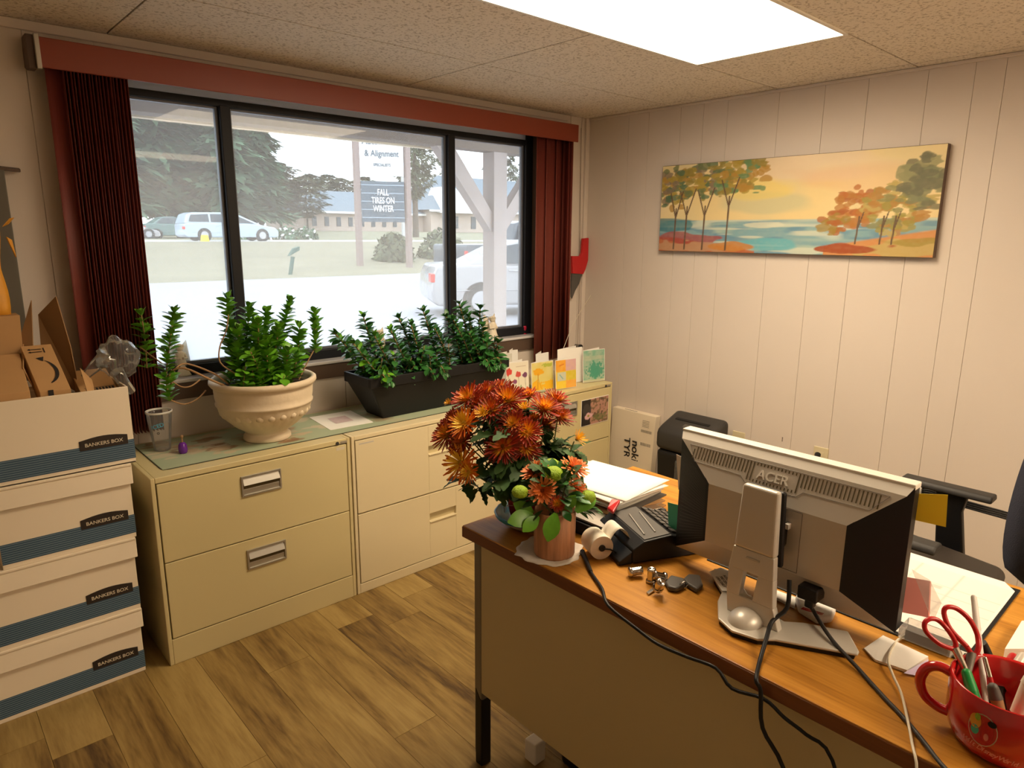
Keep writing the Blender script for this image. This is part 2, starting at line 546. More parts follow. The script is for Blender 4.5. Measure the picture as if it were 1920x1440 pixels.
# ============================================================ the room
H = 2.229
XL, YF = -4.7, -4.4
def struct(mb, name, mats, **k):
    return build(mb, name, mats, kind='structure', **k)
# floor with its planks
floor = struct(MB().box((XL, YF, -.06), (0.1, 0.1, -.006)), 'floor', 'cabgap')
pw = .162
i = 0
x = -2.297 - pw * 15
while x < 0:
    off = random.Random(i * 3 + 1).uniform(0, 1.22)
    if abs(x + 2.297) < .01: off = (-1.326 - YF) % 1.22
    if abs(x + pw + 2.297) < .01: off = (-.75 - YF) % 1.22
    y = YF - 1.22 + off
    while y < 0:
        a, b = max(y, YF), min(y + 1.22, 0)
        x0, x1 = max(x, XL), min(x + pw, 0)
        if b - a > .02 and x1 - x0 > .01:
            build(MB().box((x0 + .0006, a + .0006, -.008), (x1 - .0006, b - .0006, 0)), 'plank', 'plank', floor)
        y += 1.22
    x += pw; i += 1
# ceiling: grid metal with lay-in tiles
ceiling = struct(MB().box((XL - .1, YF - .1, H + .004), (0.1, 0.1, H + .12)), 'ceiling', 'grid')
L0, B0 = 1.2474, .6072
yA = -.5958
ty = [0.0]
y = yA
while y > YF: ty.append(y); y -= B0
ty.append(YF)
xg = -.0821
tx = [0.0]
x = xg
while x > XL: tx.append(x); x -= L0
tx.append(XL)
LX0, LX1 = xg - L0 / 2 - 1.215, xg - L0 / 2
LY0, LY1 = yA - 2 * B0 + .012, yA - B0 - .012
TROFF = (2, 6)
for j in range(len(ty) - 1):
    xs = list(tx)
    if j in TROFF:                      # the row of the troffer
        xs = [0.0, xg, LX1 + .008, LX0 - .008, LX0 - .61, LX0 - .61 - L0, XL]
    for k in range(len(xs) - 1):
        if j in TROFF and k == 2: continue
        x1, x0 = xs[k], xs[k + 1]
        if x1 - x0 < .02: continue
        build(MB().box((x0 + .0035, ty[j + 1] + .0035, H - .001), (x1 - .0035, ty[j] - .0035, H + .003)), 'ceiling_tile', 'ceil', ceiling)
# troffers
def troffer(y0, y1, label):
    tr = thing('ceiling_light', ((LX0 + LX1) / 2, (y0 + y1) / 2, H), label, 'ceiling light')
    fb = MB()
    for a, b in (((LX0 - .012, y0 - .012), (LX1 + .012, y0)), ((LX0 - .012, y1), (LX1 + .012, y1 + .012)), ((LX0 - .012, y0), (LX0, y1)), ((LX1, y0), (LX1 + .012, y1))):
        fb.box(a + (H - .005,), b + (H + .001,))
    build(fb, 'frame', 'whitep', tr)
    build(MB().box((LX0 + .002, y0 + .002, H - .002), (LX1 - .002, y1 - .002, H + .001)), 'diffuser', 'lamp', tr)
troffer(LY0, LY1, 'large bright rectangular fluorescent ceiling panel above the desk')
troffer(LY0 - 4 * B0, LY1 - 4 * B0, 'second fluorescent ceiling panel, behind the viewer')

# walls
WX0, WX1, WZ0, WZ1 = -2.62, -.415, .955, 2.098
ww = MB()
ww.box((XL, .006, -.06), (WX0, .14, H + .1)).box((WX1, .006, -.06), (.1, .14, H + .1))
ww.box((WX0, .006, -.06), (WX1, .14, WZ0)).box((WX0, .006, WZ1), (WX1, .14, H + .1))
wall_w = struct(ww, 'wall_window', 'wallgap')
wr = struct(MB().box((.006, YF, -.06), (.1, .1, H + .1)), 'wall_right', 'wallgap')
struct(MB().box((XL - .1, YF, -.06), (XL, .1, H + .1)), 'wall_left', 'wall')
struct(MB().box((XL - .1, YF - .1, -.06), (.1, YF, H + .1)), 'wall_behind', 'wall')
gy = [0.0, -.31, -.45, -.66, -.80, -.94, -1.212, -1.43, -1.618, -1.851, -2.018, -2.12, -2.43, -2.65, -2.84, -3.07, -3.24, -3.34, -3.65, -4.0, YF]
for k in range(len(gy) - 1):
    build(MB().box((0, gy[k + 1] + .0006, 0), (.007, gy[k] - .0006, H + .02)), 'wall_panel', 'wall', wr, bevel=.0008, seg=1)
gx = [XL, -4.3, -4.07, -3.9, -3.62, -3.4, -3.2, -2.985, -2.83, WX0]
for k in range(len(gx) - 1):
    build(MB().box((gx[k] + .0006, 0, 0), (gx[k + 1] - .0006, .007, H + .02)), 'wall_panel', 'wall', wall_w, bevel=.001, seg=1)
for a, b in (((WX0, 0, 0), (-1.7, .007, WZ0 - .005)), ((-1.697, 0, 0), (-1.1, .007, WZ0 - .005)), ((-1.097, 0, 0), (WX1, .007, WZ0 - .005)),
             ((WX1, 0, 0), (-.06, .007, H + .02)), ((-.057, 0, 0), (-.002, .007, H + .02)), ((WX0, 0, WZ1 - .0), (WX1, .007, H + .02))):
    build(MB().box(a, b), 'wall_panel', 'wall', wall_w, bevel=.001, seg=1)
struct(MB().box((-.032, -.016, .0), (-.0, 0, H - .002)), 'trim_1', 'wall', bevel=.004)
struct(MB().box((-.16, -.006, .0), (-.105, 0, H - .002)), 'trim_2', 'wall', bevel=.003)
struct(MB().box((XL, -.012, H - .034), (-.19, 0, H - .002)), 'trim_3', 'wall', bevel=.003)
struct(MB().box((-.012, YF, H - .016), (0, -.016, H - .002)), 'trim_4', 'wall', bevel=.003)
struct(MB().box((-.012, YF, 0), (0, -.0, .09)), 'baseboard_right', 'apron', bevel=.004)

# window
win = struct(MB().box((WX0, .045, WZ0), (WX0 + .05, .105, WZ1)).box((WX1 - .058, .045, WZ0), (WX1, .105, WZ1))
             .box((WX0 + .05, .045, WZ1 - .058), (WX1 - .058, .105, WZ1 - .030)).box((WX0 + .05, .045, WZ0), (WX1 - .058, .105, WZ0 + .045)),
             'window_1', 'frame', bevel=.003)
MU = [-2.161, -1.006]
build(MB().box((WX0 + .05, .052, WZ1 - .030), (WX1 - .058, .10, WZ1)), 'head_trim', 'head_lit', win, label='strip under the window head with blue daylight painted in')
for mx_ in MU:
    build(MB().box((mx_ - .021, .04, WZ0 + .045), (mx_ + .021, .108, WZ1 - .052)), 'mullion', 'frame', win, bevel=.003)
panes = [(WX0 + .05, MU[0] - .021), (MU[0] + .021, MU[1] - .021), (MU[1] + .021, WX1 - .058)]
for a, b in panes:
    g = MB()
    g.box((a, .066, WZ0 + .045), (a + .012, .09, WZ1 - .052)).box((b - .012, .066, WZ0 + .045), (b, .09, WZ1 - .052))
    g.box((a + .012, .066, WZ1 - .066), (b - .012, .09, WZ1 - .052)).box((a + .012, .066, WZ0 + .045), (b - .012, .09, WZ0 + .057))
    build(g, 'glazing_stop', 'frame2', win, bevel=.001, seg=1)
    build(MB().box((a + .01, .077, WZ0 + .05), (b - .01, .080, WZ1 - .06)), 'pane', 'pane', win)
struct(MB().box((WX0 - .03, -.022, WZ0 - .014), (WX1 + .02, .05, WZ0 + .001)), 'trim_5', 'sill', bevel=.004)
struct(MB().box((WX0 - .03, -.014, .872), (WX1 + .02, .004, WZ0 - .014)), 'trim_6', 'apron', bevel=.003)
struct(MB().box((WX0, .0, WZ1 - .001), (WX1, .05, WZ1 + .01)), 'trim_7', 'sill')
struct(MB().box((WX0 - .02, -.006, WZ0), (WX0 + .004, .05, WZ1)).box((WX1 - .004, -.006, WZ0), (WX1 + .055, .05, WZ1)), 'trim_8', 'apron')

# ------------------------------------------------------------ vertical blind
bl = thing('vertical_blind', (-1.5, -.06, .80), 'maroon vertical blind with smooth red-brown valance, slats drawn to both window sides', 'blind')
vb = MB()
vb.box((-2.812, -.100, 2.068), (-.193, -.090, 2.163)).box((-2.812, -.09, 2.155), (-.193, -.01, 2.163))
build(vb, 'valance', 'valance', bl, bevel=.003)
ec = MB().m(0).prism([(-2.835, -.088, 2.168), (-2.835, -.02, 2.168), (-2.835, -.006, 2.13), (-2.835, -.006, 2.075), (-2.835, -.045, 2.062), (-2.835, -.09, 2.062)], (.022, 0, 0))
build(ec, 'end_cap', 'apron', bl, bevel=.002)
build(MB().box((-2.814, -.106, 2.062), (-2.800, -.088, 2.17)), 'corner_clip', 'chrome', bl, bevel=.002, label='shiny corner clip')
build(MB().box((-2.80, -.075, 2.10), (-.2, -.035, 2.135)), 'headrail', 'apron', bl)
def vane(cx, cy, ang, wd=.089, z0=.78, z1=2.105):
    mb = MB(); c, s_ = math.cos(ang), math.sin(ang)
    def fn(u, v):
        t = (u - .5) * wd; b = .006 * (1 - (2 * u - 1) ** 2)
        return V((cx + c * t - s_ * b, cy + s_ * t + c * b, z0 + (z1 - z0) * v))
    mb.grid(fn, 5, 1)
    build(mb, 'vane', 'maroon', bl, solid=.0012)
vane(-2.762, -.075, R(12), .06)
for k in range(19):
    vane(-2.735 + k * .0107, -.055, R(83 + random.uniform(-3, 3)))
for k, (cx, an) in enumerate(((-.448, 6), (-.370, 7), (-.292, 9), (-.255, 30), (-.236, 60), (-.222, 76))):
    vane(cx, -.055, R(an), .089 if k else .085, z0=.80)

# ============================================================ filing cabinets
CY = -.476
HC = .7165
def holed(x0, x1, z0, z1, hx0, hx1, hz0, hz1, y0, y1):
    mb = MB()
    mb.box((x0, y0, z0), (hx0, y1, z1)).box((hx1, y0, z0), (x1, y1, z1))
    mb.box((hx0, y0, z0), (hx1, y1, hz0)).box((hx0, y0, hz1), (hx1, y1, z1))
    return mb
def cabinet(x0, x1, mt, drawers, label, pulls, lock=True, stile=.018):
    c = thing('filing_cabinet', ((x0 + x1) / 2, -.25, 0), label, 'filing cabinet', None)
    zt, zb = drawers[0][1] + .004, drawers[-1][0] - .004
    b = MB()
    b.box((x0, CY, 0), (x0 + stile - .004, -.008, HC)).box((x1 - stile + .004, CY, 0), (x1, -.008, HC))
    b.box((x0 + stile - .004, CY, zt), (x1 - stile + .004, -.008, HC)).box((x0 + stile - .004, CY, 0), (x1 - stile + .004, -.008, zb))
    build(b, 'body', mt, c, bevel=.0025)
    build(MB().box((x0 + .006, CY + .03, zb), (x1 - .006, -.02, zt)), 'interior', 'cabgap', c)
    for (z0, z1) in drawers:
        a, bb = x0 + stile, x1 - stile
        if pulls == 'chrome':
            cx = (a + bb) / 2 + (0 if x0 < -2 else 0); hz = z1 - .078
            d = build(MB().box((a, CY - .001, z0), (bb, CY + .028, z1)), 'drawer', mt, c, bevel=.002)
            h = MB()
            h.box((cx - .077, CY - .007, hz - .040), (cx - .070, CY, hz + .040)).box((cx + .070, CY - .007, hz - .040), (cx + .077, CY, hz + .040))
            h.box((cx - .07, CY - .007, hz + .032), (cx + .07, CY, hz + .040)).box((cx - .07, CY - .007, hz - .040), (cx + .07, CY, hz - .033))
            h.prism([(cx - .07, CY - .001, hz + .030), (cx - .07, CY - .012, hz + .004), (cx - .07, CY - .001, hz + .000)], (.14, 0, 0))
            h.box((cx - .07, CY - .0025, hz - .033), (cx + .07, CY - .001, hz - .012))
            build(h, 'handle', 'chrome', d, bevel=.0012, label='chrome-framed recessed pull')
            build(MB().box((cx - .07, CY - .0018, hz - .013), (cx + .07, CY - .001, hz + .001)), 'pull_shadow_gap', 'cabgap', d)
        else:
            cx = (a + bb) / 2 + .005; hz = z1 - .117
            d = build(holed(a, bb, z0, z1, cx - .077, cx + .077, hz - .020, hz + .020, CY - .001, CY + .02), 'drawer', mt, c, bevel=.0015)
            p = MB().box((cx - .077, CY + .016, hz - .02), (cx + .077, CY + .02, hz + .02))
            build(p, 'handle_recess', 'deskmetal', d)
            build(MB().box((cx - .077, CY - .006, hz - .024), (cx + .077, CY + .003, hz - .019)), 'handle_lip', mt, d, bevel=.001)
    if lock:
        build(MB().cyl((x1 - .058, CY + .002, HC - .014), (x1 - .058, CY - .004, HC - .014), .007, n=14), 'lock', 'blacks', c)
        build(MB().box((x1 - .044, CY - .001, HC - .019), (x1 - .014, CY + .001, HC - .009)), 'name_plate', 'chrome', c)
    return c
c1 = cabinet(-2.705, -1.946, 'cab', [(.400, .692), (.104, .396)], 'mustard enamel two-drawer lateral filing cabinet with silver pulls, nearest the white boxes', 'chrome')
build(MB().box((-2.01, CY - .0018, .672), (-1.972, CY - .001, .684)), 'sticker', 'cream', c1)
c2 = cabinet(-1.940, -1.022, 'cab2', [(.372, .694), (.048, .366)], 'cream enamel filing cabinet with slot handles, in the middle of the row', 'slot', lock=False)
build(MB().box((-1.905, CY - .0018, .676), (-1.835, CY - .001, .682)), 'sticker', 'paperg', c2)
c3 = cabinet(-1.016, -.260, 'cab', [(.396, .692), (.104, .390)], 'olive enamel filing cabinet in the corner behind the flowers, photo stuck on it', 'chrome')
build(MB().box((-.62, CY - .0018, .372), (-.50, CY - .001, .380)), 'sticker', 'paperg', c3)
# table mat on the cabinets
mt = thing('counter_mat', (-1.65, -.22, HC), 'long pale green vinyl mat with brown fern pattern lying on the filing cabinets', 'mat')
mb = MB()
rr = .03
pl = []
for cx, cy, a0 in ((-.68 - rr, -.405 + rr, -90), (-.68 - rr, -.03 - rr, 0), (-2.648 + rr, -.03 - rr, 90), (-2.648 + rr, -.412 + rr, 180)):
    for k in range(5):
        a = R(a0 + k * 22.5); pl.append((cx + rr * math.cos(a), cy + rr * math.sin(a), HC + .0003))
mb.prism(pl, (0, 0, .0024))
build(mb, 'edge', 'matd', mt)
ar = Art(420, 80, (.36, .42, .28))
ar.put((ar.nz(40, 8) - .5) * 2, (.30, .38, .26), .5)
rs = random.Random(3)
for k in range(46):
    cx = rs.choice([rs.uniform(0, .28), rs.uniform(0, .5), rs.uniform(.45, 1)]); cy = rs.uniform(.08, .95)
    cc = rs.choice([(.50, .40, .26), (.42, .30, .18), (.24, .13, .06), (.55, .48, .34)])
    for q in range(7):
        a = rs.uniform(-.6, .6)
        ar.blob(cx + q * .005 * math.cos(a), cy + rs.uniform(-.12, .12), rs.uniform(.008, .022), rs.uniform(.015, .05), cc, .72 if cx < .38 else .28, rag=.9, f=30)
ar.build('pattern', (-2.645, -.409, HC + .003), (-.683, -.402, HC + .003), (-2.645, -.033, HC + .003), mt)

# ============================================================ desk
DX0, DX1, DY1, DY0, DZ = -2.186, -1.424, -1.533, -3.06, .7515
dk = thing('desk', (-1.8, -2.3, 0), 'wood-topped metal office desk with beige enamel front panel', 'desk')
tp = MB()
tp.m(0).box((DX0 + .003, DY0, DZ - .001), (DX1 - .003, DY1 - .003, DZ))
build(MB().box((DX0 + .0015, DY0, DZ - .010), (DX1 - .0015, DY1 - .0015, DZ)), 'desktop', 'desk', dk, bevel=.0015)
build(MB().box((DX0, DY0, DZ - .034), (DX1, DY1, DZ - .003)), 'top_edge', 'deskedge', dk, bevel=.002, label='dark reddish edge band')
build(MB().box((DX0 + .02, DY0, .245), (DX0 + .036, DY1 - .045, DZ - .034)), 'front_panel', 'deskmetal', dk, bevel=.002)
build(MB().box((DX0 + .036, DY0, .62), (DX1 - .02, DY1 - .05, DZ - .034)), 'underframe', 'deskmetal', dk)
for (lx, ly) in ((DX0 + .018, DY1 - .03), (DX1 - .052, DY1 - .03)):
    lg = MB().box((lx, ly - .032, .03), (lx + .034, ly, DZ - .034))
    build(lg, 'leg', 'silverd', dk, bevel=.005)
    build(MB().prism([(lx - .001, ly - .034, .22), (lx - .001, ly - .004, .26), (lx - .001, ly - .004, .0), (lx - .001, ly - .034, .0)], (.037, 0, 0)), 'leg_boot', 'black', dk, bevel=.004)
build(MB().box((DX1 - .50, DY0 + .0, .10), (DX1 - .03, DY0 + .42, .62)), 'drawer_pedestal', 'deskmetal', dk, bevel=.003)
for k in range(3):
    build(MB().box((DX1 - .031, DY0 + .01, .12 + k * .165), (DX1 - .018, DY0 + .41, .275 + k * .165)), 'drawer', 'deskmetal', dk, bevel=.003)
build(MB().box((DX0 + .03, DY1 - .62, .0), (DX0 + .19, DY1 - .18, .20)), 'footwell_box', 'black', None, bevel=.01,
      label='dark bin in shadow beneath the front panel', cat='bin') if 0 else None

# ============================================================ outside
def tz(y, x=0):
    if y < 21: return -.05
    if y < 36: return -.05 + (y - 21) / 15 * 1.12
    if y < 45: return 1.07
    if y < 85: return 1.07 + (y - 45) / 40 * .9
    return 1.97 + (y - 85) * .008
def ground(name, mt_, ys, x0=-40, x1=130, nx=34, dz=0, kind='structure', **k):
    mb = MB()
    for q in range(len(ys) - 1):
        for i in range(nx):
            a = x0 + (x1 - x0) * i / nx; b = x0 + (x1 - x0) * (i + 1) / nx
            mb._add([(a, ys[q], tz(ys[q]) + dz), (b, ys[q], tz(ys[q]) + dz), (b, ys[q + 1], tz(ys[q + 1]) + dz), (a, ys[q + 1], tz(ys[q + 1]) + dz)], [(0, 1, 2, 3)])
    return build(mb, name, mt_, kind=kind, **k)
ground('parking_lot', 'asphalt', [2.3, 8, 15, 21])
ground('grass_verge', 'grass', [21, 26, 31, 36], kind='stuff', label='tan and green grass bank between parking lot and road', cat='grass')
ground('road', 'road', [36, 45])
ground('far_ground', 'field', [45, 60, 85, 120, 200], x0=-120, x1=260)
struct(MB().box((-8, .14, -.2), (9, 2.3, -.04)), 'porch_slab', 'conc')
PB = 1.40
zb = 1.54 + .1475 * (PB + 2.934)
struct(MB().box((-9, PB - .07, zb), (12, PB + .07, zb + .24)), 'porch_beam', 'soffit')
sof = struct(MB().box((-9, .14, zb + .26), (12, 2.1, zb + .30)), 'porch_soffit', 'soffit')
for k in range(11):
    build(MB().box((-9, .16 + k * .112, zb + .247), (12, .266 + k * .112, zb + .26)), 'soffit_board', 'soffit', sof)
struct(MB().box((-9, 1.55, zb + .0), (.1, 1.60, zb + .26)), 'porch_fascia', 'beamw')
struct(MB().box((-9, .14, zb + .30), (12, 2.3, zb + .36)), 'porch_roof', 'slate')
# post with braces
px_ = .46
po = thing('porch_post', (px_, PB, -.04), 'whitewashed square porch post with diagonal braces seen through right pane', 'post')
build(MB().box((px_ - .07, PB - .07, -.04), (px_ + .07, PB + .07, zb)), 'post', 'post', po, bevel=.004)
for s_ in (-1, 1):
    a = V((px_ + s_ * .07, PB, zb - .52)); b = V((px_ + s_ * .50, PB, zb - .06))
    poly = [(px_ + s_ * .07, PB - .045, zb - .62), (px_ + s_ * .07, PB - .045, zb - .46), (px_ + s_ * .44, PB - .045, zb), (px_ + s_ * .60, PB - .045, zb)]
    build(MB().prism(poly, (0, .09, 0)), 'brace', 'post', po)

def car(kind, nm, mt_, x, y, z, ln, ht, label, cat, face=1, wd=1.75, rot=0):
    """side-on car; profile in local x (rear at 0 to nose at ln)"""
    T = Matrix.Translation((x, y, z)) @ Matrix.Rotation(rot, 4, 'Z') @ Matrix.Diagonal((face, 1, 1, 1))
    c = thing(nm, (x, y, z), label, cat)
    if kind == 'sedan':
        low = [(0, .30), (-.03, .50), (0, .78), (.06, .90), (.10, .97), (.9, .99), (1.0, .98), (3.35, .94), (4.3, .80), (4.55, .62), (4.6, .35), (4.5, .22), (.1, .22)]
        cab = [(.62, .96), (1.45, 1.36), (1.8, 1.43), (2.5, 1.44), (2.9, 1.38), (3.65, .93)]
        wins = [[(1.02, 1.0), (1.52, 1.33), (1.78, 1.37), (1.78, 1.0)], [(1.84, 1.0), (1.84, 1.38), (2.45, 1.39), (2.45, 1.0)], [(2.52, 1.0), (2.52, 1.385), (2.85, 1.34), (3.35, .98)]]
        wh = (.95, 3.65); wr_ = .32
    elif kind == 'van':
        low = [(0, .35), (0, .9), (.05, 1.0), (1.0, 1.02), (3.9, 1.0), (4.9, .82), (5.1, .6), (5.1, .3), (4.9, .22), (.15, .22)]
        cab = [(.03, 1.0), (.2, 1.5), (.5, 1.62), (2.2, 1.66), (2.9, 1.55), (4.1, .98)]
        wins = [[(.25, 1.1), (.4, 1.48), (1.3, 1.54), (1.3, 1.1)], [(1.4, 1.1), (1.4, 1.54), (2.3, 1.55), (2.3, 1.08)], [(2.4, 1.08), (2.4, 1.55), (2.85, 1.47), (3.75, 1.03)]]
        wh = (1.0, 4.15); wr_ = .34
    else:
        low = [(0, .55), (0, 1.15), (.05, 1.2), (2.1, 1.2), (5.0, 1.15), (5.3, .95), (5.3, .5), (5.1, .4), (.1, .4)]
        cab = [(2.0, 1.18), (2.15, 1.82), (2.5, 1.9), (3.4, 1.88), (4.1, 1.16)]
        wins = [[(2.2, 1.25), (2.3, 1.75), (2.85, 1.78), (2.85, 1.25)], [(2.95, 1.25), (2.95, 1.78), (3.3, 1.76), (3.85, 1.22)]]
        wh = (1.0, 4.4); wr_ = .42
    sx = ln / max(p[0] for p in low); sz = ht / max(p[1] for p in cab)
    low = [(a * sx, b * sz) for a, b in low]; cab = [(a * sx, b * sz) for a, b in cab]
    wins = [[(a * sx, b * sz) for a, b in q] for q in wins]
    b = MB(); b.T = T
    b.prism([(p, 0, q) for p, q in low], (0, wd, 0), True)
    build(b, 'body', mt_, c, bevel=.06, seg=3)
    b = MB(); b.T = T
    n = len(cab); cx = sum(p[0] for p in cab) / n
    vs = [(p, 0.03 + (.14 if q > 1.1 * sz else 0), q) for p, q in cab] + [(p, wd - .03 - (.14 if q > 1.1 * sz else 0), q) for p, q in cab]
    b._add(vs, [tuple(range(n))[::-1], tuple(range(n, 2 * n))] + [(i, (i + 1) % n, n + (i + 1) % n, n + i) for i in range(n)])
    build(b, 'cabin', mt_, c, bevel=.04, seg=3)
    for q in wins:
        b = MB(); b.T = T
        zz = [w_[1] for w_ in q]; mn = min(zz); mxz = max(zz)
        vs = []
        for off in (-.012, .02):
            for p, h_ in q:
                t = (h_ - mn) / (mxz - mn); vs.append((p, .045 + .14 * t + off - .012, h_))
        k = len(q)
        b._add(vs, [tuple(range(k))[::-1], tuple(range(k, 2 * k))] + [(i, (i + 1) % k, k + (i + 1) % k, k + i) for i in range(k)])
        build(b, 'side_window', 'glassd', c)
    for xx in wh:
        b = MB(); b.T = T
        b.cyl((xx * sx, -.005, wr_), (xx * sx, .2, wr_), wr_ + .05, n=24)
        build(b, 'wheel_arch', 'tyre', c)
        b = MB(); b.T = T
        b.m(0).cyl((xx * sx, -.03, wr_), (xx * sx, .19, wr_), wr_, n=24).m(1).cyl((xx * sx, -.035, wr_), (xx * sx, .0, wr_), wr_ * .62, n=16)
        build(b, 'wheel', ['tyre', 'hub'], c)
        b = MB(); b.T = T
        b.m(0).cyl((xx * sx, wd - .19, wr_), (xx * sx, wd + .02, wr_), wr_, n=20)
        build(b, 'wheel', 'tyre', c)
    b = MB(); b.T = T
    b.box((-.035, -.006, .66 * sz), (.05, .3, .82 * sz)) if kind != 'truck' else b.box((-.02, -.012, .8), (.06, .1, 1.1))
    build(b, 'tail_light', 'tail', c, bevel=.02)
    b = MB(); b.T = T
    b.box((.3 * sx, -.014, .5 * sz), (ln - .5, .0, .515 * sz))
    for hx in ((1.5, 2.6) if kind == 'sedan' else (1.6,)):
        b.box((hx * sx, -.03, .86 * sz), (hx * sx + .2, .0, .885 * sz))
    build(b, 'trim_and_handles', 'hub', c, bevel=.005)
    return c
car('sedan', 'sedan_car', 'carw', 4.45, 7.85, -.05, 4.6, 1.5, 'pearl white sedan parked outside behind the porch post', 'car', rot=R(-27))
car('truck', 'pickup_truck', 'card', 10.0, 13.8, -.05, 5.3, 2.05, 'dark pickup truck parked beyond the white sedan', 'truck')
car('van', 'minivan_car', 'carb', 9.3, 38, 1.07, 5.4, 1.62, 'silver minivan driving on the road in front of the pines', 'car')
car('sedan', 'green_car', 'carg', 9.9, 48, 1.1, 3.4, 1.5, 'small dark green car parked behind the silver minivan', 'car')
car('sedan', 'white_far_car', 'carw', 7.1, 47.5, 1.1, 3.6, 1.05, 'low white car at the far left of the window', 'car')
# sign
sg = thing('road_sign', (12.9, 23.5, 0), 'tall two-post business sign, white panel with lettering above a black letter board', 'sign')
A_, B_ = V((12.15, 24.0, .05)), V((14.05, 23.0, .0))
for p in (A_, B_):
    build(MB().box((p.x - .11, p.y - .11, p.z - .1), (p.x + .11, p.y + .11, 6.6)), 'post', 'postd', sg)
d = (B_ - A_); d.z = 0; dn = d.normalized(); nn = V((dn.y, -dn.x, 0))
if nn.y > 0: nn = -nn
def panel(z0, z1, mt_, nm, yo=.02):
    a = A_ + dn * .16 + nn * (.06 + yo); b = B_ - dn * .16 + nn * (.06 + yo)
    mb = MB(); mb.prism([(a.x, a.y, z0), (b.x, b.y, z0), (b.x, b.y, z1), (a.x, a.y, z1)], -nn * .12)
    return build(mb, nm, mt_, sg)
panel(3.98, 6.5, 'signw', 'white_panel')
panel(2.05, 3.75, 'signb', 'letter_board')
for k in range(5):
    panel(2.22 + k * .34, 2.245 + k * .34, 'carb', 'letter_rail', .035)
mid = (A_ + B_) / 2 + nn * .10
for s_, z, sz_, mm in (('Automotive', 5.38, .42, 'ink'), ('& Alignment', 4.88, .36, 'ink'), ('SPECIALISTS', 4.42, .17, 'ink')):
    text(s_, sz_, frame((mid.x, mid.y, z), dn, (0, 0, 1)), 'signb', sg, depth=.01, sx=.8)
for s_, z in (('FALL', 3.28), ('TIRES ON', 2.94), ('WINTER', 2.60)):
    text(s_, .37, frame((mid.x + nn.x * .03, mid.y + nn.y * .03, z), dn, (0, 0, 1)), 'signw', sg, depth=.01, sx=.62)
# building
bd = thing('commercial_building', (55, 86, 2), 'long beige single-storey building with blue-grey shingle roof across the road', 'building')
def block(x0, x1, y0, y1, z0, ze, zr, hipl=True):
    build(MB().box((x0, y0, z0 - .5), (x1, y1, ze)), 'wall', 'siding', bd)
    o = .8; ym = (y0 + y1) / 2; hp = (y1 - y0) / 2 if hipl else 0
    v = [(x0 - o, y0 - o, ze), (x1 + o, y0 - o, ze), (x1 + o, y1 + o, ze), (x0 - o, y1 + o, ze), (x0 - o + hp, ym, zr), (x1 + o, ym, zr)]
    build(MB()._add(v, [(0, 1, 5, 4), (2, 3, 4, 5), (0, 4, 3), (1, 2, 5), (0, 3, 2, 1)]), 'roof', 'slate', bd)
    build(MB().box((x0 - o, y0 - o - .05, ze - .25), (x1 + o, y0 - o, ze + .02)), 'fascia', 'signw', bd)
block(37.5, 56, 82, 94, 1.9, 4.4, 7.4)
block(56, 98, 80, 96, 1.9, 5.0, 10.6, True)
for k in range(9):
    xx = 38.6 + k * 1.75
    build(MB().box((xx, 81.9, 2.5), (xx + .6, 82.02, 3.7)), 'window', 'glassd', bd)
for k in range(8):
    xx = 60 + k * 3.4
    build(MB().box((xx, 79.9, 2.4), (xx + .9, 80.02, 4.2)), 'window', 'glassd', bd)
gb = MB()._add([(57, 78.5, 4.6), (63.5, 78.5, 4.6), (59, 78.5, 8.4), (57, 84, 4.6), (63.5, 84, 4.6), (59, 84, 8.4)], [(0, 1, 2), (5, 4, 3), (0, 2, 5, 3), (1, 4, 5, 2)])
build(gb, 'gable', 'signw', bd)
# street furniture
pk = thing('utility_pole', (28.4, 44.9, 1.07), 'pale utility pole rising beside the business sign', 'pole')
build(MB().cyl((28.4, 44.9, 1.0), (28.4, 44.9, 12), .35, .22, 12), 'shaft', 'pole', pk)
build(MB().box((27.4, 44.85, 10.9), (29.4, 44.95, 11.1)), 'crossarm', 'pole', pk)
mk = thing('green_marker_post', (8.1, 22.0, .02), 'green utility marker post with slanted cap on the grass bank', 'post')
build(MB().cyl((8.0, 22.0, -.1), (8.16, 22, .68), .075, n=10), 'post', 'gmark', mk)
build(MB().prism([(7.98, 21.9, .70), (8.42, 21.9, .92), (8.42, 21.9, 1.06), (8.2, 21.9, 1.0)], (0, .2, 0)), 'cap', 'gmark', mk, bevel=.02)
b = build(MB().prism([(9.7, 36.6, 1.0), (10.15, 36.6, 1.0), (10.08, 36.6, 1.42), (9.78, 36.6, 1.42)], (0, .3, 0)), 'yellow_marker', 'ymark', bevel=.04)
tag(b, 'small yellow marker at the road edge below the minivan rear', 'marker')

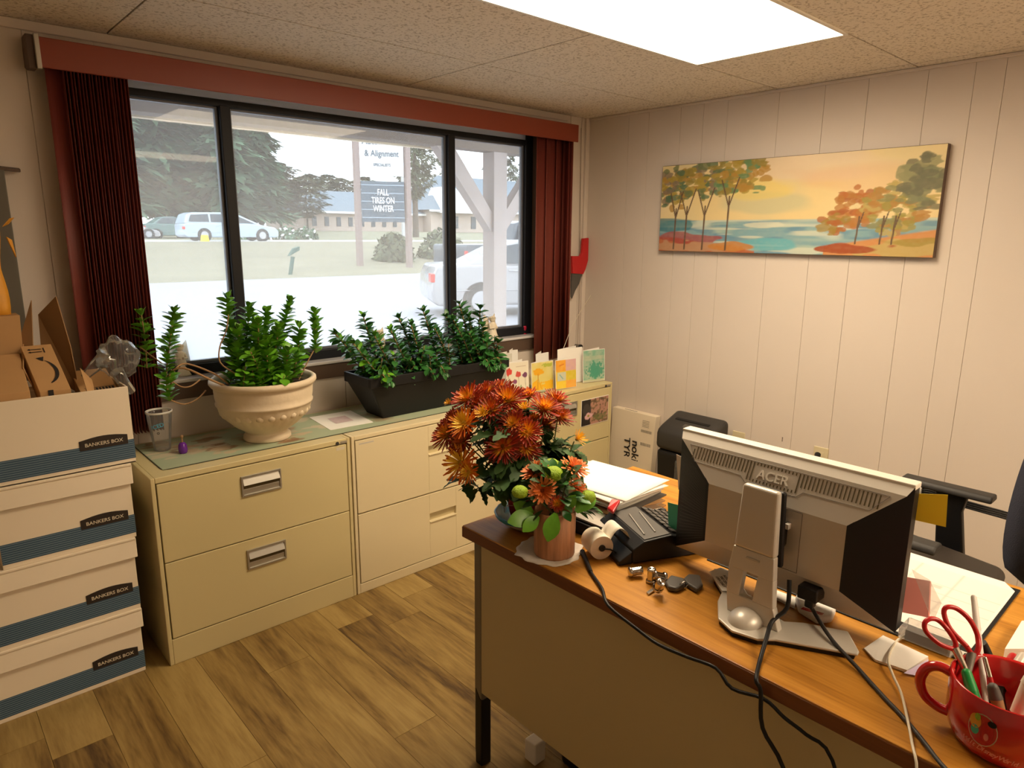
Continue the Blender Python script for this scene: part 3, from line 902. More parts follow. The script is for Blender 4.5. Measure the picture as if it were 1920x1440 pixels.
# ------------------------------------------------------------ trees
def needle_crown(h, r, n, seed, conic=True, size=.55):
    rs = random.Random(seed); mb = MB()
    for k in range(n):
        t = rs.random() ** (1.3 if conic else 1.0)
        lob = .62 + .38 * math.sin(t * 34 + seed) * .6 + .2 * rs.random()
        a = rs.uniform(0, 2 * math.pi)
        if conic:
            rad = r * (1 - t) ** .75 * (lob + .16 * math.sin(5 * a + t * 22)); z = h * (.10 + .9 * t)
        else:
            rad = r * math.sqrt(max(0, 1 - (2 * t - 1) ** 2)) * (lob + .2 * math.sin(3 * a + seed)); z = h * (.25 + .75 * t)
        rad *= rs.uniform(.55, 1.0) ** .5
        c = V((rad * math.cos(a), rad * math.sin(a), z))
        u = V((math.cos(a), math.sin(a), rs.uniform(-.5, .15))) * size * rs.uniform(.6, 1.5)
        w_ = V((-math.sin(a), math.cos(a), rs.uniform(-.3, .3))) * size * rs.uniform(.4, .9)
        mb._add([c - u * .5 - w_ * .4, c - w_ * .5 + u * .3, c + u, c + w_ * .5 + u * .2], [(0, 1, 2, 3)])
    return mb
pm = [needle_crown(1, .36, 3600, s_, True, .085).mesh('pine_crown', 'pine') for s_ in (1, 2)]
dm = [needle_crown(1, .42, 3000, s_, False, .055).mesh('tree_crown', 'decid') for s_ in (3, 4)]
tk = MB().cyl((0, 0, 0), (0, 0, .7), .022, .008, 8).mesh('trunk', 'trunk')
def tree(nm, me, x, y, h, wd, label, group):
    z = tz(y)
    t = thing(nm, (x, y, z), label, 'tree', group)
    inst('foliage', me, t, Matrix.Translation((x, y, z)) @ Matrix.Rotation(x * 3, 4, 'Z') @ Matrix.Diagonal((h * wd, h * wd, h, 1)))
    inst('trunk', tk, t, Matrix.Translation((x, y, z)) @ Matrix.Diagonal((h, h, h, 1)))
where = ['at the far left edge of the window', 'left of the first window mullion', 'right behind the first mullion', 'at the right end of the pine row', 'shortest, beside the hazy wood']
for k, (x, y, h, wd) in enumerate(((4.5, 60, 22, .52), (9.6, 57, 20, .56), (14.6, 61, 21, .54), (18.9, 57, 16, .58), (23.6, 62, 13.5, .6))):
    tree('pine_tree', pm[k % 2], x, y, h, wd, 'tall dark pine behind the road, ' + where[k], 'pines behind the road')
for k, (x, y, h, wd) in enumerate(((1, 72, 24, .5), (8.5, 75, 24, .5), (15.6, 76, 25, .5), (-3, 62, 22, .5), (12, 66, 19, .6), (21, 70, 19, .6), (26, 72, 15, .6), (5, 68, 20, .6), (18, 66, 17, .6))):
    tree('pine_tree', pm[k % 2], x, y, h, wd, 'pine in the back row, glimpsed between the front pines', 'back row of pines')
for k, (x, y, h, wd) in enumerate(((28, 74, 8.8, .9), (33.5, 80, 8.0, 1.0), (36.5, 79, 6.6, 1.1), (40, 99, 10.2, .9), (46, 97, 8.2, 1.1), (51, 101, 8.6, 1.1), (31, 92, 12, .8), (60, 105, 9.0, 1.0), (56, 106, 8.6, 1.1), (43, 104, 9.6, 1.0))):
    tree('hazy_tree', dm[k % 2], x, y, h, wd, 'pale hazy leafy tree beyond the road between pines and business sign', 'hazy trees of the wood')
for k, (x, y, h, wd) in enumerate(((69, 103, 19, .5), (80, 106, 14, .6), (91, 104, 16, .6), (103, 108, 16, .6))):
    tree('roadside_tree', dm[k % 2], x, y, h, wd, 'tree top behind the blue-grey building roof, ' + ['just right of the sign', 'left of the porch post', 'behind the porch post brace', 'farthest right in the window'][k], 'trees behind the building')
tree('roadside_tree', dm[0], 35.6, 54, 14.5, .42, 'thin leafy tree beside the utility pole', None)
def shrub(nm, x, y, r, h, mt_, label, n=420, size=.22, seed=1, group=None, extra=None):
    rs = random.Random(seed); mb = MB()
    for k in range(n):
        dv = V((rs.gauss(0, 1), rs.gauss(0, 1), abs(rs.gauss(0, 1)))).normalized()
        c = V((x, y, tz(y))) + V((dv.x * r, dv.y * r, dv.z * h)) * rs.uniform(.7, 1)
        a = V((rs.uniform(-1, 1), rs.uniform(-1, 1), rs.uniform(-1, 1))).normalized() * size
        b_ = a.cross(dv).normalized() * size * .6
        mb.m(1 if extra and rs.random() < extra else 0)._add([c - a, c + b_, c + a, c - b_], [(0, 1, 2, 3)])
    o = build(mb, nm, [mt_, 'blossom'])
    return tag(o, label, 'shrub', group)
shrub('grey_green_bush', 14.9, 25.6, 1.0, 1.35, 'decid', 'round grey-green bush between the sign posts', 700, .16, 2)
shrub('grey_green_bush', 18.2, 26.2, 1.3, 1.5, 'decid', 'wide grey-green bush just right of the sign', 700, .16, 3)
for k in range(4):
    shrub('flowering_shrub', 15.8 + k * 1.55, 46.2, .9, .95, 'pine', 'low dark shrub with white tops beside the road, ' + ['nearest the minivan', 'second from the minivan', 'third from the minivan', 'farthest from the minivan'][k], 260, .16, 5 + k, 'flowering shrubs by the road', .18)

# ============================================================ white storage cartons
def bankers(z0, z1, x0, x1, y0, lid, label, wd=.315):
    c = thing('storage_box', ((x0 + x1) / 2, y0 + wd / 2, z0), label, 'box', 'white cartons stacked beside the cabinets')
    if lid:
        zl = z1
        b = MB().box((x0, y0, z0), (x1, y0 + wd, z1 - .012))
        build(b, 'body', 'carton', c, bevel=.002)
        l = MB()
        lo = z1 - .070
        l.box((x0 - .007, y0 - .008, z1 - .008), (x1 + .007, y0 + wd + .008, z1))
        l.prism([(x0 - .007, y0 - .005, z1 - .006), (x0 - .007, y0 - .011, lo), (x0 - .007, y0 - .007, lo), (x0 - .007, y0 - .001, z1 - .006)], (x1 - x0 + .014, 0, 0))
        l.box((x0 - .008, y0 - .006, lo), (x0 - .003, y0 + wd + .006, z1 - .004)).box((x1 + .003, y0 - .006, lo), (x1 + .008, y0 + wd + .006, z1 - .004))
        l.box((x0 - .007, y0 + wd + .002, lo), (x1 + .007, y0 + wd + .007, z1 - .004))
        build(l, 'lid', 'carton', c, bevel=.0015)
    else:
        t = .006
        b = MB().box((x0, y0, z0), (x1, y0 + t, z1)).box((x0, y0 + wd - t, z0), (x1, y0 + wd, z1)).box((x0, y0 + t, z0), (x0 + t, y0 + wd - t, z1)).box((x1 - t, y0 + t, z0), (x1, y0 + wd - t, z1)).box((x0, y0, z0), (x1, y0 + wd, z0 + .006))
        build(b, 'body', 'carton', c, bevel=.0015)
    zb0 = z0 + .016; zb1 = zb0 + .066
    build(MB().box((x0 + .0005, y0 - .0008, zb0), (x1 - .0003, y0 + .0003, zb1)).box((x1 - .0003, y0 - .0008, zb0), (x1 + .0007, y0 + wd, zb1)), 'blue_band', 'blue', c)
    ln = MB()
    for k in range(9):
        z = zb0 + .0045 + k * .0071
        ln.box((x0 + .001, y0 - .0013, z), (x1, y0 - .0006, z + .0013)).box((x1 + .0005, y0, z), (x1 + .0012, y0 + wd, z + .0013))
    build(ln, 'band_lines', 'bluelt', c)
    lx0, lx1 = x1 - .158, x1 - .018
    pl = [(lx0, y0 - .0018, zb1 - .012), (lx1, y0 - .0018, zb1 - .012)]
    for k in range(9):
        t = k / 8
        pl.append((lx1 + (lx0 - lx1) * t, y0 - .0018, zb1 + .020 + .009 * math.sin(math.pi * t)))
    build(MB().prism(pl, (0, .0014, 0)), 'logo_plate', 'logo', c)
    cxm = (lx0 + lx1) / 2
    text('BANKERS BOX', .0165, frame((cxm, y0 - .0024, zb1 + .004), (1, 0, 0), (0, 0, 1)), 'cream', c, depth=.0003, sx=1.02)
    return c
bankers(0.0, .247, -3.215, -2.777, -.438, True, 'white storage box with blue band at the bottom of the stack, on the floor')
bankers(.247, .512, -3.180, -2.770, -.440, True, 'white lidded storage box, second from the floor in the stack')
bankers(.512, .777, -3.132, -2.757, -.440, True, 'white lidded storage box, third from the floor, just under the open box')
bankers(.777, 1.040, -3.108, -2.732, -.441, False, 'open lidless white storage box on top of the stack, full of brown cartons')

# ---- brown cartons standing in the top box
def carton(nm, c, ax, ay, az, label, cat='box', top=True, mats=('kraft', 'kraftin')):
    c = V(c); ax, ay, az = V(ax), V(ay), V(az)
    t = thing(nm, c, label, cat)
    p = [c, c + ax, c + ax + ay, c + ay]
    b = MB().hexa(p + [q + az for q in p])
    build(b, 'body', list(mats), t, bevel=.0015)
    return t
a = carton('brown_carton', (-3.085, -.425, .985), (.088, 0, 0), (.006, .17, .095), (0, -.0, .075), 'plain brown cardboard box at the left end of the open white box')
t = carton('brown_carton', (-2.972, -.420, .99), (.083, 0, 0), (-.014, .165, .125), (0, -.002, .062), 'slim brown shipping carton with printed black curved arrow and up arrows', 'box')
o_ = V((-2.972, -.422, 1.053)); ex = V((1, 0, 0)); ey = V((-.014, .165, .125)).normalized(); ez = ex.cross(ey)
def pr(u, v): return o_ + ex * u + ey * v + ez * .0012
mb = MB()
n = 14
for k in range(n):            # curved smile arrow: thick crescent
    a0, a1 = k / n, (k + 1) / n
    def arc(q, s_):
        an = R(-62 + 118 * q); r = .052 + s_ * .0052 * math.sin(math.pi * min(1, q * .9 + .1))
        return pr(.015 + r * math.cos(an), .085 + r * math.sin(an) * 1.15)
    mb._add([arc(a0, -1), arc(a0, 1), arc(a1, 1), arc(a1, -1)], [(0, 1, 2, 3)])
mb._add([pr(.026, .146), pr(.048, .150), pr(.042, .130)], [(0, 2, 1)])
for k in range(2):
    y_ = .172 + k * .012
    mb._add([pr(.018, y_), pr(.050, y_), pr(.050, y_ + .003), pr(.018, y_ + .003)], [(0, 1, 2, 3)])
    mb._add([pr(.012, y_ + .0015), pr(.020, y_ - .003), pr(.020, y_ + .006)], [(0, 1, 2)])
mb._add([pr(.055, .168), pr(.058, .168), pr(.058, .190), pr(.055, .190)], [(0, 1, 2, 3)])
build(mb, 'printed_marks', 'ink', t)
build(MB().box((-2.950, -.4236, 1.034), (-2.936, -.4212, 1.055)), 'tape_label', 'ink', t)
# open flap carton behind
t = thing('open_brown_carton', (-2.93, -.29, .99), 'opened brown cardboard box with two tall raised flaps standing in the white box', 'box')
f1 = MB()._add([(-3.007, -0.220, 1.121), (-2.967, -0.270, 1.088), (-2.950, -0.240, 1.170), (-2.927, -0.160, 1.315)], [(0, 1, 2, 3)])
build(f1, 'flap', 'kraftin', t, solid=.004)
f2 = MB()._add([(-2.928, -0.210, 1.074), (-2.841, -0.270, 1.001), (-2.847, -0.250, 1.161), (-2.862, -0.200, 1.327), (-2.909, -0.130, 1.263)], [(0, 1, 2, 3, 4)])
build(f2, 'flap', 'kraftin', t, solid=.004)
f3 = MB()._add([(-2.999, -0.300, 1.114), (-2.982, -0.360, 1.066), (-2.994, -0.330, 1.118), (-2.973, -0.220, 1.179)], [(0, 1, 2, 3)])
build(f3, 'inner_flap', 'kraft', t, solid=.003)
build(MB().box((-2.975, -.225, .80), (-2.86, -.14, 1.02)), 'body', 'kraftin', t)
t = carton('brown_carton', (-2.852, -.425, .945), (.108, 0, 0), (.0, .22, .075), (0, 0, .05), 'flat brown carton with printed strip at the right end of the open white box')
o_ = V((-2.852, -.425, .995)); ey = V((0, .22, .075)).normalized(); ez = V((1, 0, 0)).cross(ey)
mb = MB()
for k in range(9):
    u0 = .018 + k * .0095
    mb._add([o_ + V((u, 0, 0)) + ey * v + ez * .001 for u, v in ((u0, .075), (u0 + .0065, .075), (u0 + .0065, .098), (u0, .098))], [(0, 1, 2, 3)])
for v in (.072, .100):
    mb._add([o_ + V((u, 0, 0)) + ey * w_ + ez * .001 for u, w_ in ((.014, v), (.104, v), (.104, v + .002), (.014, v + .002))], [(0, 1, 2, 3)])
build(mb, 'printed_strip', 'ink', t)
mb = MB()._add([(-2.847, -0.360, 1.104), (-2.846, -0.430, 1.027), (-2.824, -0.420, 1.031), (-2.823, -0.390, 1.066)], [(0, 1, 2, 3)])
build(mb, 'torn_flap', 'kraft', t, solid=.003)
t = carton('tall_brown_carton', (-3.07, -.225, .99), (.085, 0, 0), (0, .09, 0), (.012, -.01, .285), 'tall brown carton at the far left supporting the orange envelope')
en = MB()
def fn(u, v):
    return V((-3.08 + .086 * u + .004 * math.sin(9 * v), -.185 + .012 * math.sin(u * 6 + v * 5), 1.27 + .30 * v + .02 * u * v))
en.grid(fn, 8, 12)
b = build(en, 'orange_envelope', 'orangepk', solid=.010)
tag(b, 'crumpled orange padded envelope standing on brown cartons at the left edge', 'envelope')
et = MB()._add([(-2.976, -0.160, 1.554), (-2.953, -0.150, 1.580), (-2.941, -0.150, 1.583), (-2.959, -0.160, 1.563)], [(0, 1, 2, 3)])
build(et, 'torn_strip', 'orangepk', b, solid=.003)
et = MB()._add([(-2.970, -0.160, 1.522), (-2.956, -0.150, 1.512), (-2.951, -0.150, 1.457), (-2.958, -0.160, 1.478)], [(0, 1, 2, 3)])
build(et, 'torn_strip', 'orangepk', b, solid=.003)
b = build(MB().box((-3.45, -.035, .02), (-2.935, -.008, 1.742)), 'metal_partition', 'greym', bevel=.003)
tag(b, 'tall dark grey metal panel against the wall behind the stacked cartons', 'panel')
b = build(MB().prism([(-2.99, -.035, 1.742), (-2.99, -.010, 1.742), (-2.99, -.010, 1.756), (-2.99, -.035, 1.75)], (.10, 0, -.006)), 'wall_hook', 'apron')
tag(b, 'small brown hook bar on top of the grey panel', 'hook')
# plastic bag
bg_ = thing('plastic_bag', (-2.727, -0.340, 1.132), 'crumpled clear plastic bag puffed up at the corner of the open white box', 'bag')
mb = MB()
bc = V((-2.728, -0.340, 1.127))
mb.ball(bc, .062, 26, 18, (1.0, .8, 1.0), .55, 2.3)
build(mb, 'puffed_bag', 'bag', bg_, solid=0)
mb = MB()
mb.tube([bc + V((-.01, 0, -.05)), bc + V((.0, -.03, -.085)), bc + V((.012, -.07, -.112))], .022, 10, .014)
mb.tube([bc + V((-.04, 0, .0)), bc + V((-.08, -.01, -.03)), bc + V((-.11, -.02, -.055))], .026, 10, .012)
build(mb, 'twisted_neck', 'bag', bg_)

# ============================================================ plants
def leaf_mesh(L, W, fold=.25, curl=.2, mname='leaf', name='leaf', lobes=False):
    mb = MB()
    n = 6
    rows = []
    for k in range(n + 1):
        t = k / n
        w_ = W * .5 * (math.sin(math.pi * min(1, t ** (1.25 if not lobes else .85) * .93 + .05)) ** .8)
        if lobes and 0 < k < n: w_ *= (1.25 if k % 2 else .72)
        z = -curl * L * t * t
        rows.append([(-w_, L * t, z + fold * w_), (0, L * t, z), (w_, L * t, z + fold * w_)])
    vs = [p for r_ in rows for p in r_]
    fs = []
    for k in range(n):
        b = k * 3
        fs += [(b, b + 1, b + 4, b + 3), (b + 1, b + 2, b + 5, b + 4)]
    mb._add(vs, fs, True)
    return mb.mesh(name, mname)
def aim(p, d, up=V((0, 0, 1)), s=1.0, roll=0):
    y = V(d).normalized(); x = y.cross(up)
    x = x.normalized() if x.length > 1e-4 else V((1, 0, 0)); z = x.cross(y)
    mm = Matrix((x, y, z)).transposed().to_4x4()
    return Matrix.Translation(p) @ mm @ Matrix.Rotation(roll, 4, 'Y') @ Matrix.Scale(s, 4)
class Leaves:
    """collects leaf placements; the largest in view become parts, the rest one stuff part"""
    def __init__(s): s.L = []
    def shoot(s, pts, step, ln, per=3, spread=1.0, rs=random, up=.5, t0=0.0):
        pts = [V(p) for p in pts]
        seg = [(pts[i + 1] - pts[i]).length for i in range(len(pts) - 1)]; tot = sum(seg); d = tot * t0; ph = rs.uniform(0, 6)
        while d <= tot:
            q = d; i = 0
            while i < len(seg) - 1 and q > seg[i]: q -= seg[i]; i += 1
            p = pts[i].lerp(pts[i + 1], min(1, q / seg[i])); ax = (pts[i + 1] - pts[i]).normalized()
            e1 = ax.orthogonal().normalized(); e2 = ax.cross(e1)
            t = d / tot; pr_ = per + (2 if t > .93 else 0)
            for k in range(pr_):
                a = ph + 2 * math.pi * k / pr_ + rs.uniform(-.3, .3)
                dr = (e1 * math.cos(a) + e2 * math.sin(a)) * spread + ax * (up + (1.1 if t > .93 else 0)) + V((0, 0, rs.uniform(-.15, .25)))
                s.L.append((p.copy(), dr, ln * rs.uniform(.7, 1.2) * (.75 if t > .93 else 1), rs.uniform(-.5, .5)))
            ph += 2.4; d += step
    def place(s, parent, me, rs, cap=290):
        rs.shuffle(s.L)
        cp = V((-3.27, -2.93, 1.54))
        s.L.sort(key=lambda q: (q[0] - cp).length)
        for p, d, sc, ro in s.L[:cap]:
            inst('leaf', rs.choice(me), parent, aim(p, d, s=sc, roll=ro))
        rest = s.L[cap:]
        if rest:
            mb = MB(); base = me[0]
            bv = [v.co.copy() for v in base.vertices]; bf = [tuple(f.vertices) for f in base.polygons]
            for p, d, sc, ro in rest:
                T = aim(p, d, s=sc, roll=ro)
                mb._add([T @ v for v in bv], bf, True)
            build(mb, 'dense_leaves', base.materials[0].name and [k for k in M if M[k] == base.materials[0]][0], parent, kind='stuff')
# ---- round cast stone pot
PC = V((-2.205, -.265, HC + .003))
pot = thing('potted_plant', PC, 'bushy green-leaved plant in a large round cream stone pot on the cabinet', 'potted plant')
prof = [(.0, 0), (.088, 0), (.094, .006), (.092, .018), (.082, .026), (.080, .034), (.094, .044), (.125, .066), (.158, .102), (.176, .134), (.1815, .150), (.187, .153), (.188, .160), (.184, .165), (.188, .185), (.190, .214), (.189, .226), (.199, .230), (.206, .240), (.205, .251), (.197, .257), (.186, .254), (.180, .240), (.176, .20), (.0, .19)]
def wob(t, z):
    return 1 + (.022 * abs(math.sin(12 * t)) if .07 < z < .145 else 0)
build(MB().lathe(prof, PC, 96, wob), 'pot', 'stone', pot)
sc_ = MB()
for k in range(24):     # scalloped lobes under the rib
    a = 2 * math.pi * k / 24
    sc_.ball(PC + V((.158 * math.cos(a), .158 * math.sin(a), .122)), .019, 10, 6, (1, 1, .9))
build(sc_, 'scalloped_border', 'stone', pot)
build(MB().lathe([(0, .222), (.1, .226), (.178, .22)], PC, 40, lambda t, z: 1), 'soil', 'soil', pot)
rs = random.Random(11)
lv = Leaves()
stm = MB()
def stem(pts, r=.0035, mbx=None, tp=None):
    pts = [V(p) for p in pts]; out = []
    for k in range(len(pts) - 1):
        for q in range(4):
            t = q / 4
            p0 = pts[max(k - 1, 0)]; p1 = pts[k]; p2 = pts[k + 1]; p3 = pts[min(k + 2, len(pts) - 1)]
            out.append(.5 * ((2 * p1) + (p2 - p0) * t + (2 * p0 - 5 * p1 + 4 * p2 - p3) * t * t + (3 * p1 - p0 - 3 * p2 + p3) * t ** 3))
    out.append(pts[-1])
    mbx.tube(out, r, 7, tp or r * .8)
    return out
soilz = PC.z + .222
for tip, y_, base in (((425,556), -.20, (-.09, .02)), ((470,572), -.24, (-.06, .0)), ((503,582), -.20, (-.01, .05)), ((545,566), -.22, (.07, .04)), ((527,610), -.30, (.03, -.05)),
                      ((445,640), -.30, (-.10, -.05)), ((560,625), -.30, (.1, -.03)), ((500,640), -.36, (.0, -.1)), ((475,620), -.33, (-.05, -.06)), ((535,650), -.38, (.05, -.12)), ((590,582), -.20, (.15, .05))):
    pass
TIPS = [((-2.300, -0.200, 1.305), (-.10, .02)), ((-2.229, -0.240, 1.256), (-.06, .0)), ((-2.137, -0.180, 1.234), (-.01, .06)), ((-2.052, -0.220, 1.263), (.08, .03)),
        ((-2.141, -0.300, 1.176), (.03, -.05)), ((-2.288, -0.280, 1.180), (-.09, -.03)), ((-2.054, -0.300, 1.163), (.10, -.03)), ((-2.220, -0.360, 1.131), (.0, -.10)), ((-2.203, -0.200, 1.187), (-.05, .03)),
        ((-2.143, -0.380, 1.094), (.05, -.12)), ((-2.127, -0.220, 1.128), (.02, .09)), ((-2.292, -0.380, 1.100), (-.06, -.12)), ((-2.221, -0.300, 1.208), (-.03, -.02)), ((-2.008, -0.220, 1.060), (.12, .03))]
for tip, (bx, by) in TIPS:
    b0 = V((PC.x + bx, PC.y + by, soilz - .01)); tip = V(tip)
    mid = (b0 + tip) / 2 + V((rs.uniform(-.02, .02), rs.uniform(-.02, .02), 0))
    pts = stem([b0, mid, tip], .003, stm)
    lv.shoot(pts, .0175, .046, 5, 1.0, rs, .7, t0=.12)
for k in range(26):   # low filler shoots
    a = rs.uniform(0, 6.28); r = rs.uniform(.02, .155)
    b0 = V((PC.x + r * math.cos(a), PC.y + r * math.sin(a), soilz - .01))
    tip = b0 + V((rs.uniform(-.03, .03), rs.uniform(-.03, .03), rs.uniform(.05, .12)))
    pts = stem([b0, (b0 + tip) / 2, tip], .002, stm)
    lv.shoot(pts, .02, .048, 4, 1.1, rs, .45)
# wandering bare stems with leafy ends
rim = V((PC.x - .17, PC.y - .06, PC.z + .25))
Ws = [([rim, (-2.433, -0.340, 1.005), (-2.511, -0.300, 1.053), (-2.553, -0.270, 1.034), (-2.550, -0.270, 0.994)], .0045),
      ([rim + V((.02, .03, .0)), (-2.392, -0.250, 1.010), (-2.477, -0.220, 1.054), (-2.521, -0.240, 1.046)], .004),
      ([(-2.440, -0.240, 0.990), (-2.481, -0.260, 0.974), (-2.521, -0.280, 0.981), (-2.558, -0.280, 1.013)], .003),
      ([(-2.416, -0.220, 0.941), (-2.456, -0.240, 0.917), (-2.514, -0.270, 0.911), (-2.562, -0.280, 0.937)], .003),
      ([(-2.329, -0.300, 1.010), (-2.373, -0.280, 1.054), (-2.363, -0.260, 1.112), (-2.327, -0.240, 1.169), (-2.307, -0.220, 1.228)], .003),
      ([V((PC.x + .15, PC.y, soilz)), (-2.001, -0.260, 1.025), (-1.970, -0.250, 1.059)], .003),
      ([(-2.529, -0.260, 1.029), (-2.570, -0.160, 1.077), (-2.612, -0.140, 1.123)], .003)]
for p, r in Ws: stem(p, r, stm)
colz = stem([(-2.566, -0.280, 0.933), (-2.566, -0.270, 1.016), (-2.547, -0.260, 1.112), (-2.510, -0.250, 1.259)], .003, stm)
lv.shoot(colz, .0155, .045, 4, .95, rs, .65)
lv.shoot(stem([(-1.966, -0.250, 1.043), (-1.955, -0.240, 1.148), (-1.955, -0.230, 1.226)], .003, stm), .017, .042, 4, .9, rs, 1.0)
lv.shoot(stem([(-2.591, -0.120, 1.037), (-2.587, -0.120, 1.138), (-2.590, -0.120, 1.239)], .003, stm), .022, .045, 3, .9, rs, .5)
build(stm, 'woody_stems', 'stem', pot)
lv.place(pot, [leaf_mesh(1, .60, .3, .15, 'leaf'), leaf_mesh(1, .68, .2, .25, 'leaf')], rs)
# ---- black trough planter
tr_ = thing('trough_planter', (-1.33, -.21, HC + .003), 'dark green leafy plants in a long black tapered trough on the cabinet', 'potted plant')
b0 = [(-1.690, -.322), (-1.02, -.322), (-1.02, -.175), (-1.690, -.175)]
t0 = [(-1.790, -.372), (-.955, -.372), (-.955, -.125), (-1.790, -.125)]
z0, z1 = HC + .003, HC + .205
tm = MB()
tm.hexa([(x, y, z0) for x, y in b0] + [(x * 1.0, y, z1 - .045) for x, y in [(-1.766 + .0, -.360), (-.970, -.360), (-.970, -.137), (-1.766, -.137)]])
build(tm, 'trough', 'black', tr_, bevel=.006, seg=3)
rimm = MB()
for (xa, ya), (xb, yb) in zip(t0, t0[1:] + t0[:1]):
    pass
rimm.box((-1.775, -.366, z1 - .046), (-.961, -.354, z1)).box((-1.775, -.143, z1 - .046), (-.961, -.131, z1)).box((-1.775, -.354, z1 - .046), (-1.763, -.143, z1)).box((-.973, -.354, z1 - .046), (-.961, -.143, z1))
build(rimm, 'rim', 'black', tr_, bevel=.003)
build(MB().grid(lambda u, v: V((-1.763 + .79 * u, -.354 + .211 * v, z1 - .018 + .006 * math.sin(u * 40) * math.sin(v * 20))), 20, 6), 'soil', 'soil', tr_)
lv = Leaves(); stm = MB(); rs = random.Random(23)
TT = [((-1.874, -0.240, 1.125), -1.70, -.25), ((-1.714, -0.220, 1.181), -1.62, -.22), ((-1.713, -0.300, 1.110), -1.60, -.30), ((-1.532, -0.220, 1.168), -1.45, -.22), ((-1.407, -0.240, 1.196), -1.33, -.25),
      ((-1.502, -0.280, 1.139), -1.40, -.28), ((-1.622, -0.300, 1.114), -1.50, -.30), ((-1.820, -0.300, 1.085), -1.67, -.30), ((-1.366, -0.280, 1.103), -1.28, -.28), ((-1.189, -0.240, 1.214), -1.12, -.24),
      ((-1.269, -0.300, 1.135), -1.14, -.30), ((-1.144, -0.260, 1.149), -1.07, -.26), ((-1.035, -0.220, 1.165), -1.02, -.22), ((-1.051, -0.260, 1.088), -1.02, -.27), ((-1.186, -0.320, 1.065), -1.08, -.31), ((-1.287, -0.260, 1.159), -1.18, -.26)]
for tip, bx, by in TT:
    b0_ = V((bx, by, z1 - .03)); tip = V(tip)
    mid = (b0_ + tip) / 2 + V((rs.uniform(-.015, .015), rs.uniform(-.015, .015), .0))
    pts = stem([b0_, mid, tip], .0035, stm)
    lv.shoot(pts, .020, .048, 5, 1.1, rs, .7, t0=.05)
for k in range(34):
    bx = rs.uniform(-1.73, -1.30) if k < 24 else rs.uniform(-1.17, -1.0)
    b0_ = V((bx, rs.uniform(-.34, -.16), z1 - .03))
    tip = b0_ + V((rs.uniform(-.04, .04), rs.uniform(-.05, .03), rs.uniform(.05, .15)))
    pts = stem([b0_, (b0_ + tip) / 2, tip], .0025, stm)
    lv.shoot(pts, .022, .048, 4, 1.1, rs, .35)
for k in range(10):   # leaves hanging over the front rim
    bx = rs.choice([rs.uniform(-1.75, -1.35), rs.uniform(-1.13, -1.03)])
    pts = stem([(bx, -.34, z1 - .01), (bx, -.375, z1 + .015), (bx + .01, -.395, z1 - .02)], .002, stm)
    lv.shoot(pts, .02, .044, 3, 1, rs, .3)
build(stm, 'woody_stems', 'stem', tr_)
lv.place(tr_, [leaf_mesh(1, .52, .3, .25, 'leafd'), leaf_mesh(1, .58, .2, .35, 'leafd'), leaf_mesh(1, .54, .3, .25, 'leaf')], rs)

# ============================================================ small things on the cabinets and sill
cu = thing('plastic_cup', (-2.596, -0.183, 0.718), 'empty clear plastic iced drink cup with blue lettering, beside the boxes', 'cup')
cc = V((-2.596, -0.183, 0.718)); cc = cc + V((.02, .022, .001))
cp_ = MB().lathe([(.0, .004), (.027, .004), (.028, 0), (.030, .004), (.0355, .06), (.036, .062), (.043, .128), (.0445, .150), (.0465, .151), (.0465, .156), (.0435, .156), (.0425, .15)], cc, 40)
build(cp_, 'cup_wall', 'clear', cu)
build(MB().lathe([(.0445, .150), (.0472, .150), (.0472, .157), (.0445, .157), (.0445, .150)], cc, 40), 'rolled_rim', 'whitep', cu)
def oncup(a, z, s_, size, mn, tilt=0.12):
    r = .0362 + (z - .062) * .108 + .0006
    nrm = V((math.cos(a), math.sin(a), 0)); tx_ = V((-math.sin(a), math.cos(a), tilt))
    text(s_, size, frame(cc + nrm * r + V((0, 0, z)), tx_, (0, 0, 1)), mn, cu, depth=.0002)
for k, ch in enumerate('ICED'):
    oncup(R(-148 + k * 17), .098 + k * .0035, ch, .021, 'cupblue', .2)
for k, ch in enumerate('COFFEE'):
    oncup(R(-104 + k * 9), .113 + k * .001, ch, .008, 'cupgrey', .2)
oncup(R(-118), .078, 'o', .018, 'ink')
pu = thing('purple_ornament', (-2.530, -0.257, 0.719), 'small purple glass ornament with a stalk, standing on the green mat', 'ornament')
q = V((-2.530, -0.257, 0.719))
build(MB().lathe([(0, 0), (.012, 0), (.0155, .006), (.0165, .018), (.0145, .034), (.009, .042), (0, .044)], q, 20), 'body', 'purple', pu)
build(MB().cyl(q + V((0, 0, .044)), q + V((0, 0, .060)), .003, .0025, 8).ball(q + V((0, 0, .066)), .0065, 8, 6), 'stalk', 'stem', pu)
# loose sheet
sh = thing('paper_sheet', (-1.80, -.25, .72), 'white sheet with faint pink box lying flat between pot and trough', 'paper')
s00, s10, s01 = V((-1.961, -0.339, 0.720)), V((-1.757, -0.347, 0.720)), V((-1.935, -0.086, 0.720))
build(MB().hexa([s00, s10, s10 + s01 - s00, s01, s00 + V((0, 0, .001)), s10 + V((0, 0, .0015)), s10 + s01 - s00 + V((0, 0, .001)), s01 + V((0, 0, .001))]), 'sheet', 'white', sh)
u, v = (s10 - s00), (s01 - s00)
ar = Art(40, 30, (.62, .52, .50))
ar.rect(.0, .0, 1, 1, (.58, .44, .46)); ar.put(ar.nz(12, 8), (.66, .56, .54), .6)
pp = s00 + u * .28 + v * .3 + V((0, 0, .0022))
ar.build('printed_box', pp, pp + u * .42, pp + v * .4, sh)
